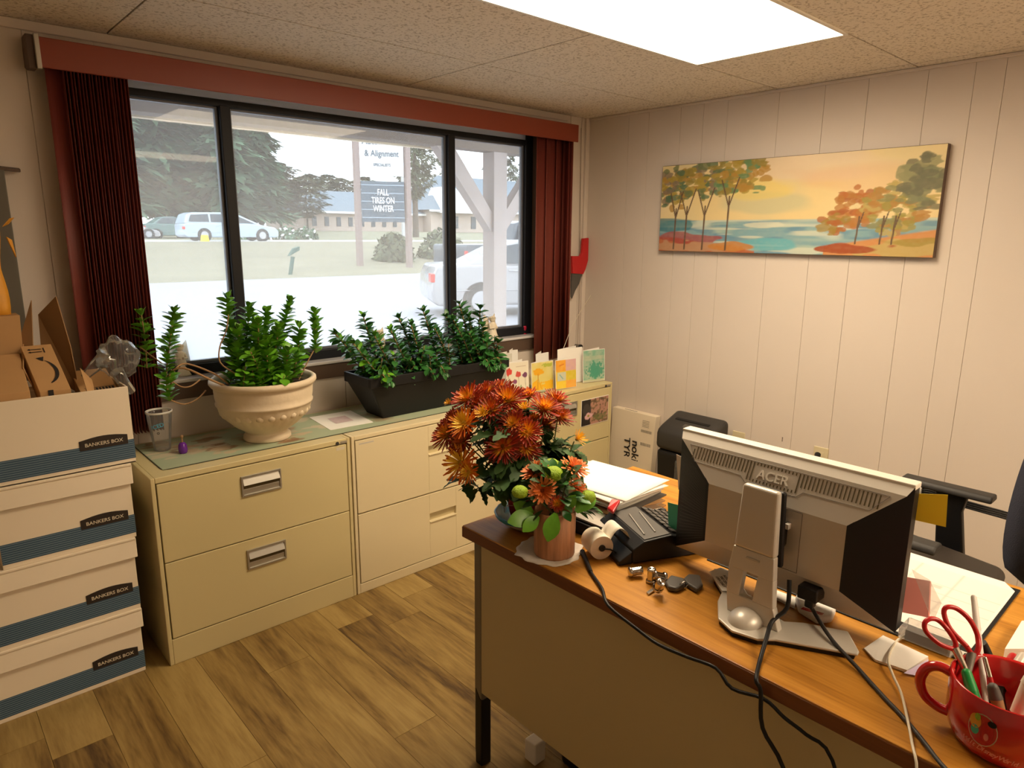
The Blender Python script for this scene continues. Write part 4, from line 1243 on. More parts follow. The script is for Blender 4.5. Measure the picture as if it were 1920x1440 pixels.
# figurines on the sill
def angel(nm, base, h, label, wings=True):
    t = thing(nm, base, label, 'figurine'); b = V(base)
    build(MB().lathe([(0, 0), (.30 * h, 0), (.27 * h, .08 * h), (.17 * h, .36 * h), (.13 * h, .60 * h), (.15 * h, .70 * h), (.05 * h, .76 * h), (0, .77 * h)], b, 20), 'robe', 'whitew', t)
    build(MB().ball(b + V((0, 0, .86 * h)), .12 * h, 14, 10), 'head', 'whitew', t)
    hb = MB()
    for k in range(12):
        a = k * .55; hb.ball(b + V((.10 * h * math.cos(a), .02 * h + .10 * h * math.sin(a), .90 * h)), .05 * h, 8, 5)
    build(hb, 'hair', 'cream', t)
    if wings:
        for s_ in (-1, 1):
            w_ = MB().grid(lambda u, v: b + V((s_ * (.06 + .30 * u * (1 - .3 * v)) * h, .14 * h + .05 * h * u, (.30 + .55 * v + .25 * u * (v - .2)) * h)), 4, 5)
            build(w_, 'wing', 'whitew', t, solid=.02 * h)
    for s_ in (-1, 1):
        build(MB().tube([b + V((s_ * .13 * h, 0, .68 * h)), b + V((s_ * .17 * h, -.08 * h, .52 * h)), b + V((s_ * .03 * h, -.17 * h, .54 * h))], .04 * h, 8), 'arm', 'whitew', t)
angel('angel_figurine', (-2.415, 0.069, 0.957), .135, 'cream angel figurine on the sill behind the leafy column at left')
angel('angel_figurine', (-1.511, -0.018, 0.957), .125, 'cream figurine whose head shows above the middle of the trough plants')
angel('angel_figurine', (-0.810, -0.054, 0.957), .145, 'white winged angel figurine on the sill at the right end of the trough plants')
rg = thing('red_goblet', (-0.465, 0.047, 0.957), 'tiny red glass goblet on the sill in the right window corner', 'ornament')
q = V((-0.465, 0.047, 0.957))
build(MB().lathe([(0, 0), (.012, 0), (.012, .002), (.002, .005), (.002, .018), (.009, .026), (.011, .040), (.008, .050), (.007, .050), (.009, .040), (.0, .024)], q, 16), 'goblet', 'redglass', rg)

# ---- greeting cards
def gcard(pl, pr_, h, art, label, open_=.055, lean=.010, mn='white'):
    pl, pr_ = V(pl), V(pr_)
    pr_.z = pl.z = HC + .0035
    u = (pr_ - pl); n_ = V((u.y, -u.x, 0)).normalized()
    if n_.y > 0: n_ = -n_
    t = thing('greeting_card', (pl + pr_) / 2, label, 'card', 'greeting cards on the corner cabinet')
    up = V((0, 0, h)) - n_ * lean
    f = MB().hexa([pl, pr_, pr_ - n_ * .0008, pl - n_ * .0008, pl + up, pr_ + up, pr_ + up - n_ * .0008, pl + up - n_ * .0008])
    build(f, 'front_leaf', mn, t)
    bk = -n_ * open_
    r2 = pr_ + bk
    b = MB()._add([pl, r2, r2 + up * 1.0, pl + up], [(0, 1, 2, 3)])
    build(b, 'back_leaf', mn, t, solid=.0008)
    if art:
        o = n_ * .0006
        art.build('printed_face', pl + u * .02 + o + up * .01, pr_ - u * .02 + o + up * .01, pl + u * .02 + up * .985 + o, t)
    return t
ar = Art(30, 44, (.66, .62, .54)); ar.put(ar.nz(6, 12), (.55, .55, .50), .5); ar.blob(.75, .6, .1, .1, (.35, .45, .38), .6); ar.line(.8, .42, .8, .52, .02, (.2, .15, .12))
gcard((-0.897, -0.170, 0.720), (-0.774, -0.190, 0.730), .185, ar, 'tall plain pale card with faint print, leftmost of the cards')
gcard((-0.734, -0.120, 0.707), (-0.678, -0.130, 0.710), .185, None, 'narrow cream card peeking out behind the poppy card')
ar = Art(56, 76, (.72, .68, .56))
for x, y, r, c in ((.10, .27, .15, (.60, .05, .04)), (.55, .38, .13, (.55, .07, .06)), (.86, .42, .11, (.16, .05, .12)), (.40, .60, .10, (.22, .06, .16))):
    ar.line(x, y + .05, x + .03, .97, .010, (.30, .28, .18)); ar.blob(x, y, r, r * .75, c, 1, .5, .15, 14)
for x in (.2, .62): ar.line(x, .95, x + .04, .75, .02, (.12, .22, .06))
ar.line(.45, .13, .9, .13, .012, (.45, .35, .25), al=.6)
gcard((-0.960, -0.345, 0.745), (-0.813, -0.360, 0.743), .17, ar, 'cream card with red and purple poppies on thin stems')
ar = Art(50, 60, (.66, .55, .14)); ar.put(ar.nz(5, 5), (.72, .66, .30), .8); ar.blob(.3, .33, .25, .12, (.75, .38, .01), 1); ar.blob(.2, .85, .35, .2, (.78, .42, .01), 1, .8)
ar.blob(.8, .85, .3, .18, (.80, .45, .01), 1, .8); ar.blob(.75, .12, .25, .07, (.42, .46, .06), 1, .7); ar.line(.3, .4, .28, .95, .02, (.55, .28, .02)); ar.line(.3, .55, .45, .95, .015, (.5, .3, .02), al=.6)
gcard((-0.800, -0.368, 0.720), (-0.645, -0.380, 0.720), .155, ar, 'yellow card with golden flowers, standing left of the patchwork card')
ar = Art(50, 60, (.72, .50, .03))
ar.rect(0, 0, .5, .38, (.78, .33, .01)); ar.rect(.5, 0, 1, .38, (.62, .38, .42)); ar.rect(.08, .42, .5, .72, (.48, .56, .48)); ar.rect(.55, .4, 1, .72, (.62, .50, .02)); ar.rect(.5, .72, 1, 1, (.78, .36, .04)); ar.rect(0, .74, .5, 1, (.78, .56, .02))
ar.put(ar.nz(10, 10), (.8, .6, .2), .25); ar.line(.2, .5, .35, .65, .02, (.2, .4, .4)); ar.line(.2, .18, .4, .14, .02, (.65, .2, .02))
gcard((-0.665, -0.415, 0.720), (-0.519, -0.434, 0.720), .16, ar, 'patchwork card of orange, pink, yellow and blue squares')
gcard((-0.571, -0.340, 0.720), (-0.389, -0.360, 0.717), .20, None, 'tall blank cream card standing behind the patchwork card')
gcard((-0.669, -0.270, 0.723), (-0.558, -0.260, 0.717), .175, None, 'white card showing only its corner above the yellow card')
ar = Art(50, 74, (.42, .50, .38)); ar.put(ar.nz(6, 4), (.18, .42, .30), 1); ar.put((ar.nz(12, 20) - .4) * 2, (.16, .38, .27), .6); ar.blob(.6, .65, .38, .25, (.05, .30, .20), .9, .9); ar.rect(0, .18, 1, .3, (.50, .50, .36), .4); ar.rect(0, .93, 1, 1, (.5, .52, .34))
gcard((-0.418, -0.390, 0.720), (-0.266, -0.423, 0.720), .185, ar, 'teal green watercolour card, rightmost of the cards')
# crumpled sleeve
cs = MB().grid(lambda u, v: V((-.965 + .13 * u + .03 * (v) * (1 - u), -.10 - .05 * v * 0 + .02 * math.sin(7 * u + 3 * v), HC + .004 + .15 * v * (1 - .25 * u) + .01 * math.sin(9 * u))), 8, 8)
b = build(cs, 'clear_sleeve', 'clear', solid=.0008)
tag(b, 'crumpled translucent plastic sleeve leaning behind the right end of the trough', 'sleeve')
# photo magnet on the corner cabinet
ph = thing('photo', (-.41, CY - .006, .495), 'dark photo with pink blossom stuck on the corner filing cabinet', 'photo')
ar = Art(64, 46, (.10, .06, .035)); ar.put(ar.nz(16, 12), (.30, .20, .10), .8); ar.put((ar.X > .3) * (ar.nz(20, 14) > .45), (.50, .26, .20), .75); ar.rect(0, 0, .33, 1, (.02, .013, .01)); ar.blob(.2, .4, .14, .25, (.05, .04, .035), 1); ar.blob(.26, .63, .14, .12, (.66, .40, .42), 1, .9, .15, 12); ar.blob(.26, .63, .04, .04, (.3, .25, .02)); ar.blob(.7, .75, .25, .12, (.10, .14, .03), .6, .9)
build(MB().box((-.524, CY - .0042, .497), (-.294, CY - .0015, .648)), 'backing', 'white', ph)
ar.build('picture', (-.522, CY - .0046, .499), (-.296, CY - .0046, .499), (-.522, CY - .0046, .646), ph)

# ============================================================ wall things
tl = thing('pruning_tool', (-0.074, -0.020, 1.350), 'red-handled tool with dark blade hanging on the wall beside the blind', 'tool')
def yp(pts, th, y): return MB().prism([(x, y, z) for x, _, z in pts], (0, th, 0))
pts = [(-0.059, -0.030, 1.523), (-0.009, -0.030, 1.526), (-0.008, -0.030, 1.389), (-0.030, -0.030, 1.333), (-0.049, -0.030, 1.304), (-0.147, -0.030, 1.311), (-0.156, -0.030, 1.417), (-0.083, -0.030, 1.416), (-0.065, -0.030, 1.435)]
build(yp(pts, .02, -.04), 'handle', 'redp', tl, bevel=.004)
pts = [(-0.147, -0.030, 1.311), (-0.059, -0.030, 1.304), (-0.076, -0.030, 1.252), (-0.114, -0.030, 1.205), (-0.141, -0.030, 1.156), (-0.151, -0.030, 1.170)]
build(yp(pts, .006, -.034), 'blade', 'key', tl, bevel=.001)
build(MB().cyl((-0.033, -0.020, 1.519), (-0.010, -0.000, 1.519), .003, n=8), 'hanging_nail', 'chrome', tl)
wd_ = thing('wire_rod', (-0.493, -0.300, 0.931), 'long thin white rod leaning up from behind the cards', 'rod')
build(MB().tube([(-0.403, -0.200, 0.856), (-0.242, -0.130, 1.002), (-0.106, -0.090, 1.100), (0.049, -0.050, 1.205)], .0016, 6), 'rod', 'wire', wd_)
bk = thing('rubber_hook', (-0.104, -0.080, 0.840), 'small black rubber knob on the wall above the green card', 'knob')
q = V((-0.049, -0.030, 0.846)); build(MB().ball(q, .018, 12, 8, (1.1, .8, .8)), 'knob', 'black', bk); build(MB().cyl(q + V((-.012, 0, .003)), q + V((-.012, .03, .003)), .012, n=12), 'collar', 'silverd', bk)
build(MB().tube([(-0.053, -0.010, 0.861), (-0.049, -0.009, 1.150), (-0.059, -0.009, 1.609), (-0.073, -0.009, 2.168)], .0022, 6), 'cable', 'wallgap', bk)
# painting
pt = thing('painting', (-.02, -1.27, 1.458), 'long landscape canvas of autumn trees beside blue water on the right wall', 'painting')
build(MB().box((-.032, -1.968, 1.459), (0, -.583, 1.915)), 'canvas_block', 'apron', pt, bevel=.002)
W_, H_ = 400, 132
ar = Art(W_, H_, (.74, .58, .28))
asp = 1.385 / .456
ar.put((ar.nz(5, 4) - .3) * 1.6, (.80, .66, .38), .8); ar.put((ar.nz(9, 6) - .45) * 2, (.62, .55, .30), .45)
ar.blob(.52, .12, .28, .12, (.72, .56, .44), .55, .9, .5, 8); ar.blob(.43, .45, .16, .1, (.46, .48, .30), .5, .9, .5, 9); ar.blob(.75, .25, .2, .12, (.70, .42, .22), .4, .9, .5, 8); ar.blob(.42, .3, .12, .1, (.78, .60, .12), .5, .9, .5, 8)
wy = .635
ar.put((ar.Y - wy) / .01, (.20, .36, .40))
ar.put(((ar.Y > wy) * (ar.nz(8, 26) - .35) * 2.2), (.38, .50, .42), .8)
ar.put(((ar.Y > wy) * (ar.nz(14, 30) - .55) * 4), (.10, .24, .36), .7)
ar.put(((ar.Y > wy) * (ar.nz(10, 34) - .62) * 5), (.58, .62, .50), .8)
ar.blob(.45, .7, .08, .03, (.62, .64, .5), .8, .6); ar.blob(.47, .90, .12, .07, (.12, .42, .48), .8, .9)
ar.blob(.05, .70, .13, .07, (.04, .18, .22), .8, .8)
ar.put((ar.Y - (.80 + .13 * ar.X / .4 + .04 * ar.nz(12, 1))) / .02 * (ar.X < .42), (.42, .12, .04))
ar.blob(.12, .84, .16, .06, (.34, .05, .04), .8, 1); ar.blob(.10, .95, .2, .06, (.45, .26, .14), .8, 1, .15, 30); ar.blob(.33, .93, .1, .05, (.50, .20, .03), .9, 1)
ar.put((ar.X > .67) * (ar.Y - (.90 - .5 * (ar.X - .67))) / .02, (.56, .25, .08)); ar.blob(.90, .93, .14, .08, (.48, .36, .12), .9, 1); ar.blob(.76, .93, .10, .05, (.32, .06, .01), .95, 1.1); ar.blob(.95, .85, .1, .04, (.32, .24, .04), .8, 1)
rs = random.Random(4)
def crown(cx, cy, rx, ry, cols, n, s=.017):
    for k in range(int(n * 2.4)):
        a = rs.uniform(0, 6.28); q_ = rs.random() ** .6
        ar.blob(cx + rx * q_ * math.cos(a), cy + ry * q_ * math.sin(a), s * rs.uniform(.6, 1.4), s * rs.uniform(1.2, 2.6), rs.choice(cols), .85, 1.3, .2, 34)
OL = [(.26, .20, .03), (.36, .26, .03), (.12, .16, .06), (.40, .22, .03), (.20, .15, .10), (.06, .14, .07)]
crown(.06, .26, .09, .24, OL[1:], 26); crown(.19, .20, .13, .20, OL, 34); crown(.34, .15, .11, .20, [OL[1], OL[3], (.10, .22, .09), OL[0]], 30)
crown(.76, .52, .06, .20, [(.42, .13, .02), (.34, .10, .02), (.40, .17, .03)], 18); crown(.70, .68, .04, .10, [(.36, .11, .02), (.30, .20, .03)], 8)
crown(.88, .55, .10, .24, [(.30, .26, .05), (.22, .22, .08), (.40, .20, .04), (.44, .34, .10)], 34); crown(.95, .30, .06, .22, [(.18, .20, .10), (.26, .26, .12), (.14, .14, .08)], 18, .024)
TR = (.11, .065, .035)
for x, y0_, br in ((.075, .50, .8), (.125, .48, 1), (.205, .48, 1), (.305, .38, 1)):
    ar.line(x, y0_, x - .004, .97, .010, TR, asp)
    ar.line(x, y0_ + .12, x - .035 * br, y0_ - .18, .008, TR, asp); ar.line(x, y0_ + .1, x + .035 * br, y0_ - .2, .008, TR, asp)
for x in (.775, .85, .885): ar.line(x, .62, x - .005, .88, .008, TR, asp); ar.line(x, .72, x + .012, .58, .006, TR, asp)
ar.put(ar.nz(90, 40) - .3, (.6, .5, .3), .10)
ar.build('picture', (-.0325, -.585, 1.461), (-.0325, -1.966, 1.461), (-.0325, -.585, 1.913), pt, mname='canvas')
# outlets
for (ya, za, dup, lab) in ((-1.586, .481, True, 'ivory duplex wall outlet with a black plug, above the monitor'), (-1.145, .462, False, 'ivory blank wall plate beside the shredder')):
    t = thing('wall_outlet' if dup else 'wall_plate', (-.004, ya, za - .057), lab, 'outlet')
    build(MB().box((-.006, ya - .036, za - .057), (0, ya + .036, za + .057)), 'plate', 'ivory', t, bevel=.003)
    if dup:
        for dz in (-.02, .02):
            build(MB().box((-.008, ya - .016, za + dz - .013), (-.005, ya + .016, za + dz + .013)), 'socket', 'ivory', t, bevel=.003)
        pg = thing('power_plug', (-.02, ya + .01, za), 'black power plug and cord in the ivory outlet', 'plug')
        build(MB().cyl((-.008, ya + .012, za + .018), (-.045, ya + .004, za + .004), .015, .010, 12), 'plug_head', 'black', pg)
        build(MB().tube([(-.04, ya + .004, za + .006), (-.06, ya - .01, za - .03), (-.05, ya - .03, za - .10), (-.03, ya - .06, za - .3), (-.03, ya - .1, .0)], .0035, 8), 'cord', 'black', pg)
b = build(MB().cyl((-.0005, -1.385, .54), (.0005, -1.385, .54), .003, n=6).box((-.002, -1.387, .52), (0, -1.384, .54)), 'wall_nail', 'apron')
tag(b, 'tiny bent nail in the wall left of the outlet', 'nail')
# tyre maker's flat white box
nb_ = thing('flat_white_box', (-.04, -.47, 0), 'flat white box with bold black lettering leaning against the right wall', 'box')
build(MB().hexa([(-.085, -.640, 0), (-.035, -.640, 0), (-.035, -.318, 0), (-.085, -.318, 0), (-.052, -.640, .505), (-.004, -.640, .505), (-.004, -.318, .505), (-.052, -.318, .505)]), 'carton', 'carton', nb_, bevel=.0015)
nx = V((-1, 0, -.065)).normalized()
def onb(y, z): return V((-.085 + .033 * z / .505, y, z)) + nx * .0012
text('nokian', .072, frame(onb(-.515, .235), (0, 0, -1), (0, -1, 0)), 'ink', nb_, align='CENTER', sx=1.05)
text('TYRES', .062, frame(onb(-.452, .245), (0, 0, -1), (0, -1, 0)), 'ink', nb_, align='CENTER', sx=1.15)
mb = MB()
for (y0_, y1_, z0_, z1_) in ((-.545, -.62, .396, .412), (-.548, -.62, .316, .334)):
    k = y0_
    while k > y1_:
        w_ = rs.uniform(.0015, .004); p = [onb(k, z0_), onb(k - w_, z0_), onb(k - w_, z1_), onb(k, z1_)]
        mb._add(p, [(0, 1, 2, 3)]); k -= w_ + rs.uniform(.001, .003)
for k in range(5):
    z = .43 + k * .009; mb._add([onb(-.55, z), onb(-.60, z), onb(-.60, z + .0025), onb(-.55, z + .0025)], [(0, 1, 2, 3)])
build(mb, 'printed_labels', 'paperdk', nb_)
mb = MB()
for k in range(8):
    y = -.40 - k * .012; mb._add([(-.0405, y, .5056), (-.0405, y - .008, .5056), (-.030, y - .008, .5056), (-.030, y, .5056)], [(0, 1, 2, 3)])
build(mb, 'top_print', 'ink', nb_)
# shredder
sd = thing('paper_shredder', (-.22, -.90, 0), 'black paper shredder with rounded head standing by the right wall', 'shredder')
build(MB().hexa([(-.255, -1.095, .02), (-.06, -1.095, .02), (-.06, -.815, .02), (-.255, -.815, .02), (-.262, -1.11, .40), (-.05, -1.11, .40), (-.05, -.80, .40), (-.262, -.80, .40)]), 'bin', 'black', sd, bevel=.025, seg=4)
hd = MB().prism([(-.268, -.795, .40), (-.268, -.795, .49), (-.255, -.795, .515), (-.22, -.795, .535), (-.09, -.795, .585), (-.045, -.795, .58), (-.045, -.795, .40)], (0, -.32, 0), True)
build(hd, 'cutter_head', 'blacks', sd, bevel=.028, seg=4)
build(MB().prism([(-.165, -.85, .5575), (-.150, -.85, .5635), (-.150, -.85, .5655), (-.165, -.85, .5595)], (0, -.21, 0)), 'paper_slot', 'black', sd)
build(MB().prism([(-.215, -.93, .538), (-.190, -.93, .548), (-.190, -.93, .550), (-.215, -.93, .540)], (0, -.12, 0)), 'control_strip', 'key', sd)
build(MB().box((-.268, -1.00, .1), (-.256, -.93, .36)), 'bin_window', 'clear', sd, bevel=.005)
text('powershred', .022, frame((-.335, -.90, .5785), (0, -1, 0), (.3, 0, .1)), 'cream', sd, depth=.0002) if 0 else None

# ============================================================ monitor
mo = thing('computer_monitor', (-2.0, -2.32, DZ), 'silver and black flat monitor seen from behind, standing on the desk', 'monitor')
ya_, yb_, za_, zb_ = -2.047, -2.552, .789, 1.092
bz = MB().box((-1.885, yb_, za_), (-1.915, ya_, zb_))
build(bz, 'bezel', 'black', mo, bevel=.003, seg=2)
build(MB().box((-1.8845, yb_ + .02, za_ + .025), (-1.883, ya_ - .02, zb_ - .02)), 'screen', 'glassd', mo)
xo, xi = -1.915, -1.966
iy0, iy1, iz0, iz1 = -2.156, -2.459, .858, .996
O = [V((xo, ya_, za_)), V((xo, yb_, za_)), V((xo, yb_, zb_ - .004)), V((xo, ya_, zb_ - .004))]
I = [V((xi, iy0, iz0)), V((xi, iy1, iz0)), V((xi, iy1, iz1)), V((xi, iy0, iz1))]
tb = [V((xo - .014, ya_ - .008, zb_ - .020)), V((xo - .014, yb_ + .008, zb_ - .020))]
sh_ = MB()
sh_._add([O[0], O[1], I[1], I[0]], [(0, 1, 2, 3)])                       # lower slope
sh_._add([tb[0], tb[1], I[2], I[3]], [(0, 3, 2, 1)])                     # upper slope with the vents
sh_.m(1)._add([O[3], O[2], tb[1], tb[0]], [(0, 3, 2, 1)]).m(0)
sh_._add(I, [(0, 1, 2, 3)])
sh_._add([O[3], tb[0], I[3], O[2], tb[1], I[2]], [(0, 1, 2), (3, 5, 4)])
build(sh_, 'back_shell', ['silver', 'silver_lit'], mo)
build(MB().box((xo - .001, yb_ - .001, zb_ - .010), (-1.884, ya_ + .001, zb_ + .001)), 'top_rim', 'silver_lit', mo, bevel=.002)
L1 = MB(); L1._add([O[0], I[0], I[3], O[3]], [(0, 1, 2, 3)])
L2 = MB(); L2._add([O[1], O[2], I[2], I[1]], [(0, 1, 2, 3)])
for q, lab in ((L1, 0), (L2, 1)):
    build(q, 'side_grille', 'black', mo, solid=.002, label='black side panel')
rb = MB()       # ribs on the side panels
for k in range(26):
    t = .06 + k * .035
    a = O[0].lerp(tb[0], t); b = I[0].lerp(I[3], t)
    n_ = V((-.0030, .0012, 0))
    rb._add([a.lerp(b, .12) + n_, a.lerp(b, .95) + n_, a.lerp(b, .95) + n_ + V((0, 0, .0022)), a.lerp(b, .12) + n_ + V((0, 0, .0022))], [(0, 1, 2, 3)])
build(rb, 'side_ribs', 'blacks', mo)
sl = (I[3] - tb[0]); up_ = V((xi - (xo - .014), 0, iz1 - (zb_ - .020))).normalized()
nrm = V((0, -1, 0)).cross(-up_).normalized()
if nrm.x > 0: nrm = -nrm
def onv(y, d): return V((xo - .014, y, zb_ - .020)) + up_ * d + nrm * .0009
vt = MB()
def slot(y, d0, d1, w_=.0028):
    vt._add([onv(y, d0), onv(y - w_, d0), onv(y - w_, d1), onv(y, d1)], [(0, 1, 2, 3)])
y = -2.095
while y > -2.505:
    k = (y + 2.095) / -.41
    if not (-2.338 < y < -2.246):
        slot(y, .010 + (.006 if y > -2.10 else 0), .038 if y > -2.228 or y < -2.352 else .052)
    elif True:
        slot(y, .010, .016); slot(y, .047, .053)
    y -= .0078
build(vt, 'vent_slots', 'cabgap', mo)
text('ACER', .028, frame(onv(-2.292, .034), (0, -1, 0), -up_), 'silver_lit', mo, depth=.0012, sx=1.0)
ol = MB()
def edge(a, b, w_=.0012):
    a, b = V(a), V(b); ol.tube([a, b], w_ / 2, 5)
oln = [onv(-2.082, .008), onv(-2.518, .008), onv(-2.490, .044), onv(-2.362, .046), onv(-2.350, .058), onv(-2.235, .058), onv(-2.222, .046), onv(-2.105, .044)]
for k in range(len(oln)): edge(oln[k], oln[(k + 1) % len(oln)])
build(ol, 'vent_outline', 'silverd', mo)
pl_ = MB()
for a, b in (((xi - .0003, -2.372, .993), (xi - .0003, -2.372, .862)), ((xi - .0003, -2.372, .862), (xi - .0003, -2.27, .862)), ((xi - .0003, -2.372, .993), (xi - .0003, -2.27, .993))):
    pl_.tube([a, b], .0007, 5)
build(pl_, 'mount_plate_seam', 'silverd', mo)
build(MB().box((xi - .02, -2.335, .90), (xi + .01, -2.285, .97)), 'hinge', 'black', mo, bevel=.006)
build(MB().cyl((xi - .014, -2.345, .935), (xi - .014, -2.275, .935), .022, n=20), 'hinge_drum', 'black', mo)
build(MB().box((xi - .014, -2.352, .955), (xi - .001, -2.344, .966)), 'hinge_clip', 'whitep', mo)
# column
def rect_ring(y0, y1, x0, x1, z): return [(x0, y0, z), (x1, y0, z), (x1, y1, z), (x0, y1, z)]
col_ = MB()
col_.hexa(rect_ring(-2.352, -2.262, -2.030, -2.008, .905) + rect_ring(-2.346, -2.268, -2.024, -2.006, 1.043))
build(col_, 'column', 'silver', mo, bevel=.006, seg=3)
build(MB().hexa(rect_ring(-2.358, -2.258, -2.008, -1.994, .88) + rect_ring(-2.350, -2.266, -2.006, -1.992, 1.040)), 'column_back', 'black', mo, bevel=.005)
lc = MB()      # lower column with its cut-out
def Lp(y, z): # lower part leans outwards at the foot
    t = (.905 - z) / .14
    return V((-2.030 - .020 * t, y, z))
yo0, yo1 = -2.352, -2.262
def strip(ya0, yb0, z0, ya1, yb1, z1, th=.018):
    p = [Lp(ya0, z0), Lp(yb0, z0), Lp(yb1, z1), Lp(ya1, z1)]
    lc.prism(p, (th, 0, 0))
strip(-2.358, -2.258, .860, -2.352, -2.262, .906)
strip(-2.366, -2.320, .806, -2.358, -2.324, .861)
strip(-2.291, -2.262, .806, -2.293, -2.258, .861)
strip(-2.384, -2.270, .766, -2.366, -2.262, .807)
build(lc, 'lower_column', 'silver', mo, bevel=.002)
build(MB().box((-2.0355, -2.324, .889), (-2.0305, -2.294, .893)), 'badge', 'chrome', mo, bevel=.001)
hub_ = MB()
hub_.ball((-2.056, -2.318, .762), .034, 24, 14, (1.25, 1.05, .85))
build(hub_, 'base_hump', 'silver', mo)
bp_ = [(-1.905, -2.150), (-1.945, -2.172), (-1.990, -2.222), (-2.030, -2.236), (-2.092, -2.275), (-2.112, -2.318), (-2.100, -2.368), (-2.075, -2.392), (-2.004, -2.520), (-1.992, -2.518), (-1.938, -2.475), (-1.975, -2.40), (-2.0, -2.372), (-1.985, -2.32), (-1.955, -2.265), (-1.885, -2.195)]
build(MB().prism([(x, y, .7605) for x, y in bp_], (0, 0, .006)), 'base', 'silver', mo, bevel=.0025)
cx_ = sum(p[0] for p in bp_) / len(bp_); cy_ = sum(p[1] for p in bp_) / len(bp_)
build(MB().prism([(x + (cx_ - x) * .03, y + (cy_ - y) * .03, DZ + .0005) for x, y in bp_], (0, 0, .010)), 'base_underside', 'black', mo)
# VGA plug and lead
vg = thing('vga_cable', (-1.97, -2.40, .80), 'black monitor cable with flat plug, hanging from the monitor and off the desk front', 'cable')
build(MB().box((-1.985, -2.425, .820), (-1.945, -2.385, .848)), 'plug', 'black', vg, bevel=.003)
build(MB().box((-1.975, -2.415, .800), (-1.955, -2.397, .822)), 'strain_relief', 'black', vg, bevel=.004)
pc = MB(); stem([(-1.965, -2.406, .805), (-1.956, -2.414, 0.785), (-2.004, -2.471, 0.772), (-2.037, -2.536, 0.757), (-2.082, -2.594, 0.756), (-2.120, -2.645, 0.756), (-2.176, -2.703, 0.758), (-2.215, -2.745, .745), (-2.23, -2.77, .60), (-2.21, -2.80, .2)], .0042, pc)
build(pc, 'lead', 'blacks', vg)
pc = thing('power_cable', (-2.05, -2.37, DZ), 'black power lead running from the monitor column over the desk edge', 'cable')
mb = MB(); stem([(-2.000, -2.374, .86), (-2.02, -2.384, .81), (-2.050, -2.370, 0.785), (-2.099, -2.384, 0.773), (-2.153, -2.401, 0.757), (-2.210, -2.425, 0.758), (-2.203, -2.432, .735), (-2.203, -2.442, 0.665), (-2.203, -2.486, 0.611), (-2.20, -2.52, .5), (-2.2, -2.56, .2)], .0046, mb)
build(mb, 'lead', 'black', pc)
pc = thing('flat_power_cord', (-2.15, -2.1, DZ), 'long dark cord from under the napkin running along the desk front edge', 'cord')
mb = MB(); stem([(-2.070, -1.879, 0.757), (-2.121, -1.946, 0.757), (-2.167, -2.024, 0.757), (-2.204, -2.075, .750), (-2.202, -2.153, 0.729), (-2.202, -2.208, 0.720), (-2.202, -2.278, 0.726), (-2.202, -2.340, 0.734), (-2.200, -2.375, .708), (-2.196, -2.436, 0.718), (-2.196, -2.476, 0.703), (-2.196, -2.517, 0.693), (-2.196, -2.564, 0.672), (-2.19, -2.62, .5), (-2.18, -2.7, .2)], .0040, mb)
build(mb, 'lead', 'black', pc)
build(MB().cyl((-2.062, -1.870, 0.757), (-2.127, -1.956, 0.757), .0065, .005, 10), 'connector_sleeve', 'black', pc)
pc = thing('cream_charger_lead', (-2.0, -2.6, DZ), 'thin cream cord curving over the desk beside the red mug', 'cord')
mb = MB(); stem([(-1.809, -2.562, 0.757), (-1.850, -2.555, 0.757), (-1.889, -2.549, 0.757), (-1.972, -2.563, 0.764), (-2.011, -2.585, 0.760), (-2.051, -2.613, 0.757), (-2.131, -2.649, 0.766), (-2.172, -2.670, 0.757), (-2.205, -2.69, .735), (-2.21, -2.70, .60), (-2.20, -2.72, .2)], .0027, mb)
build(mb, 'lead', 'wire', pc)
# sticky notes
def note(nm, p, mn, label, th=.0008, cat='note'):
    o = build(MB()._add(p, [(0, 1, 2, 3)]), nm, mn, solid=th)
    return tag(o, label, cat)
note('sticky_note', [(-1.888, -2.531, 1.064), (-1.870, -2.594, 1.075), (-1.872, -2.599, 1.013), (-1.888, -2.539, 1.015)], 'yellow', 'yellow sticky note poking out from the right edge of the monitor')
note('sticky_note', [(-1.875, -1.989, 0.876), (-1.888, -2.049, 0.886), (-1.888, -2.055, 0.814), (-1.875, -1.997, 0.802)], 'greenn', 'green sticky note poking out from the left edge of the monitor')
note('paper_slip', [(-1.884, -2.012, 1.012), (-1.888, -2.048, 1.008), (-1.888, -2.055, 0.923), (-1.884, -2.024, 0.923)], 'white', 'narrow white slip of paper behind the left edge of the monitor', cat='paper')

# ============================================================ calendar blotter and papers at the right
bt = thing('desk_calendar', (-1.68, -2.38, DZ), 'large white desk calendar pad lying on the desk behind the monitor', 'calendar')
build(MB().box((-1.857, -2.662, DZ + .0004), (-1.448, -2.10, DZ + .0032)), 'backing_board', 'black', bt, bevel=.001)
build(MB()._add([(-1.80, -2.655, DZ + .0042), (-1.80, -2.105, DZ + .0042), (-1.436, -2.105, DZ + .0042), (-1.436, -2.628, DZ + .0042), (-1.47, -2.655, DZ + .0042)], [(0, 4, 3, 2, 1)]), 'page_stack', 'white', bt, solid=.0016)
ar = Art(110, 90, (.80, .76, .70))
for k in range(1, 7): ar.line(0, k / 7, 1, k / 7, .003, (.62, .58, .54))
for k in range(1, 6): ar.line(k / 6, 0, k / 6, 1, .003, (.62, .58, .54))
rs = random.Random(8)
for k in range(26):
    x, y = rs.uniform(.05, .9), rs.uniform(.05, .95)
    ar.line(x, y, x + rs.uniform(.02, .06), y + rs.uniform(-.02, .02), .004, (.45, .42, .45), al=.7)
ar.rect(.72, .30, .80, .36, (.52, .50, .45), .8)
ar.build('printed_page', (-1.795, -2.11, DZ + .0056), (-1.795, -2.65, DZ + .0056), (-1.475, -2.11, DZ + .0056), bt)
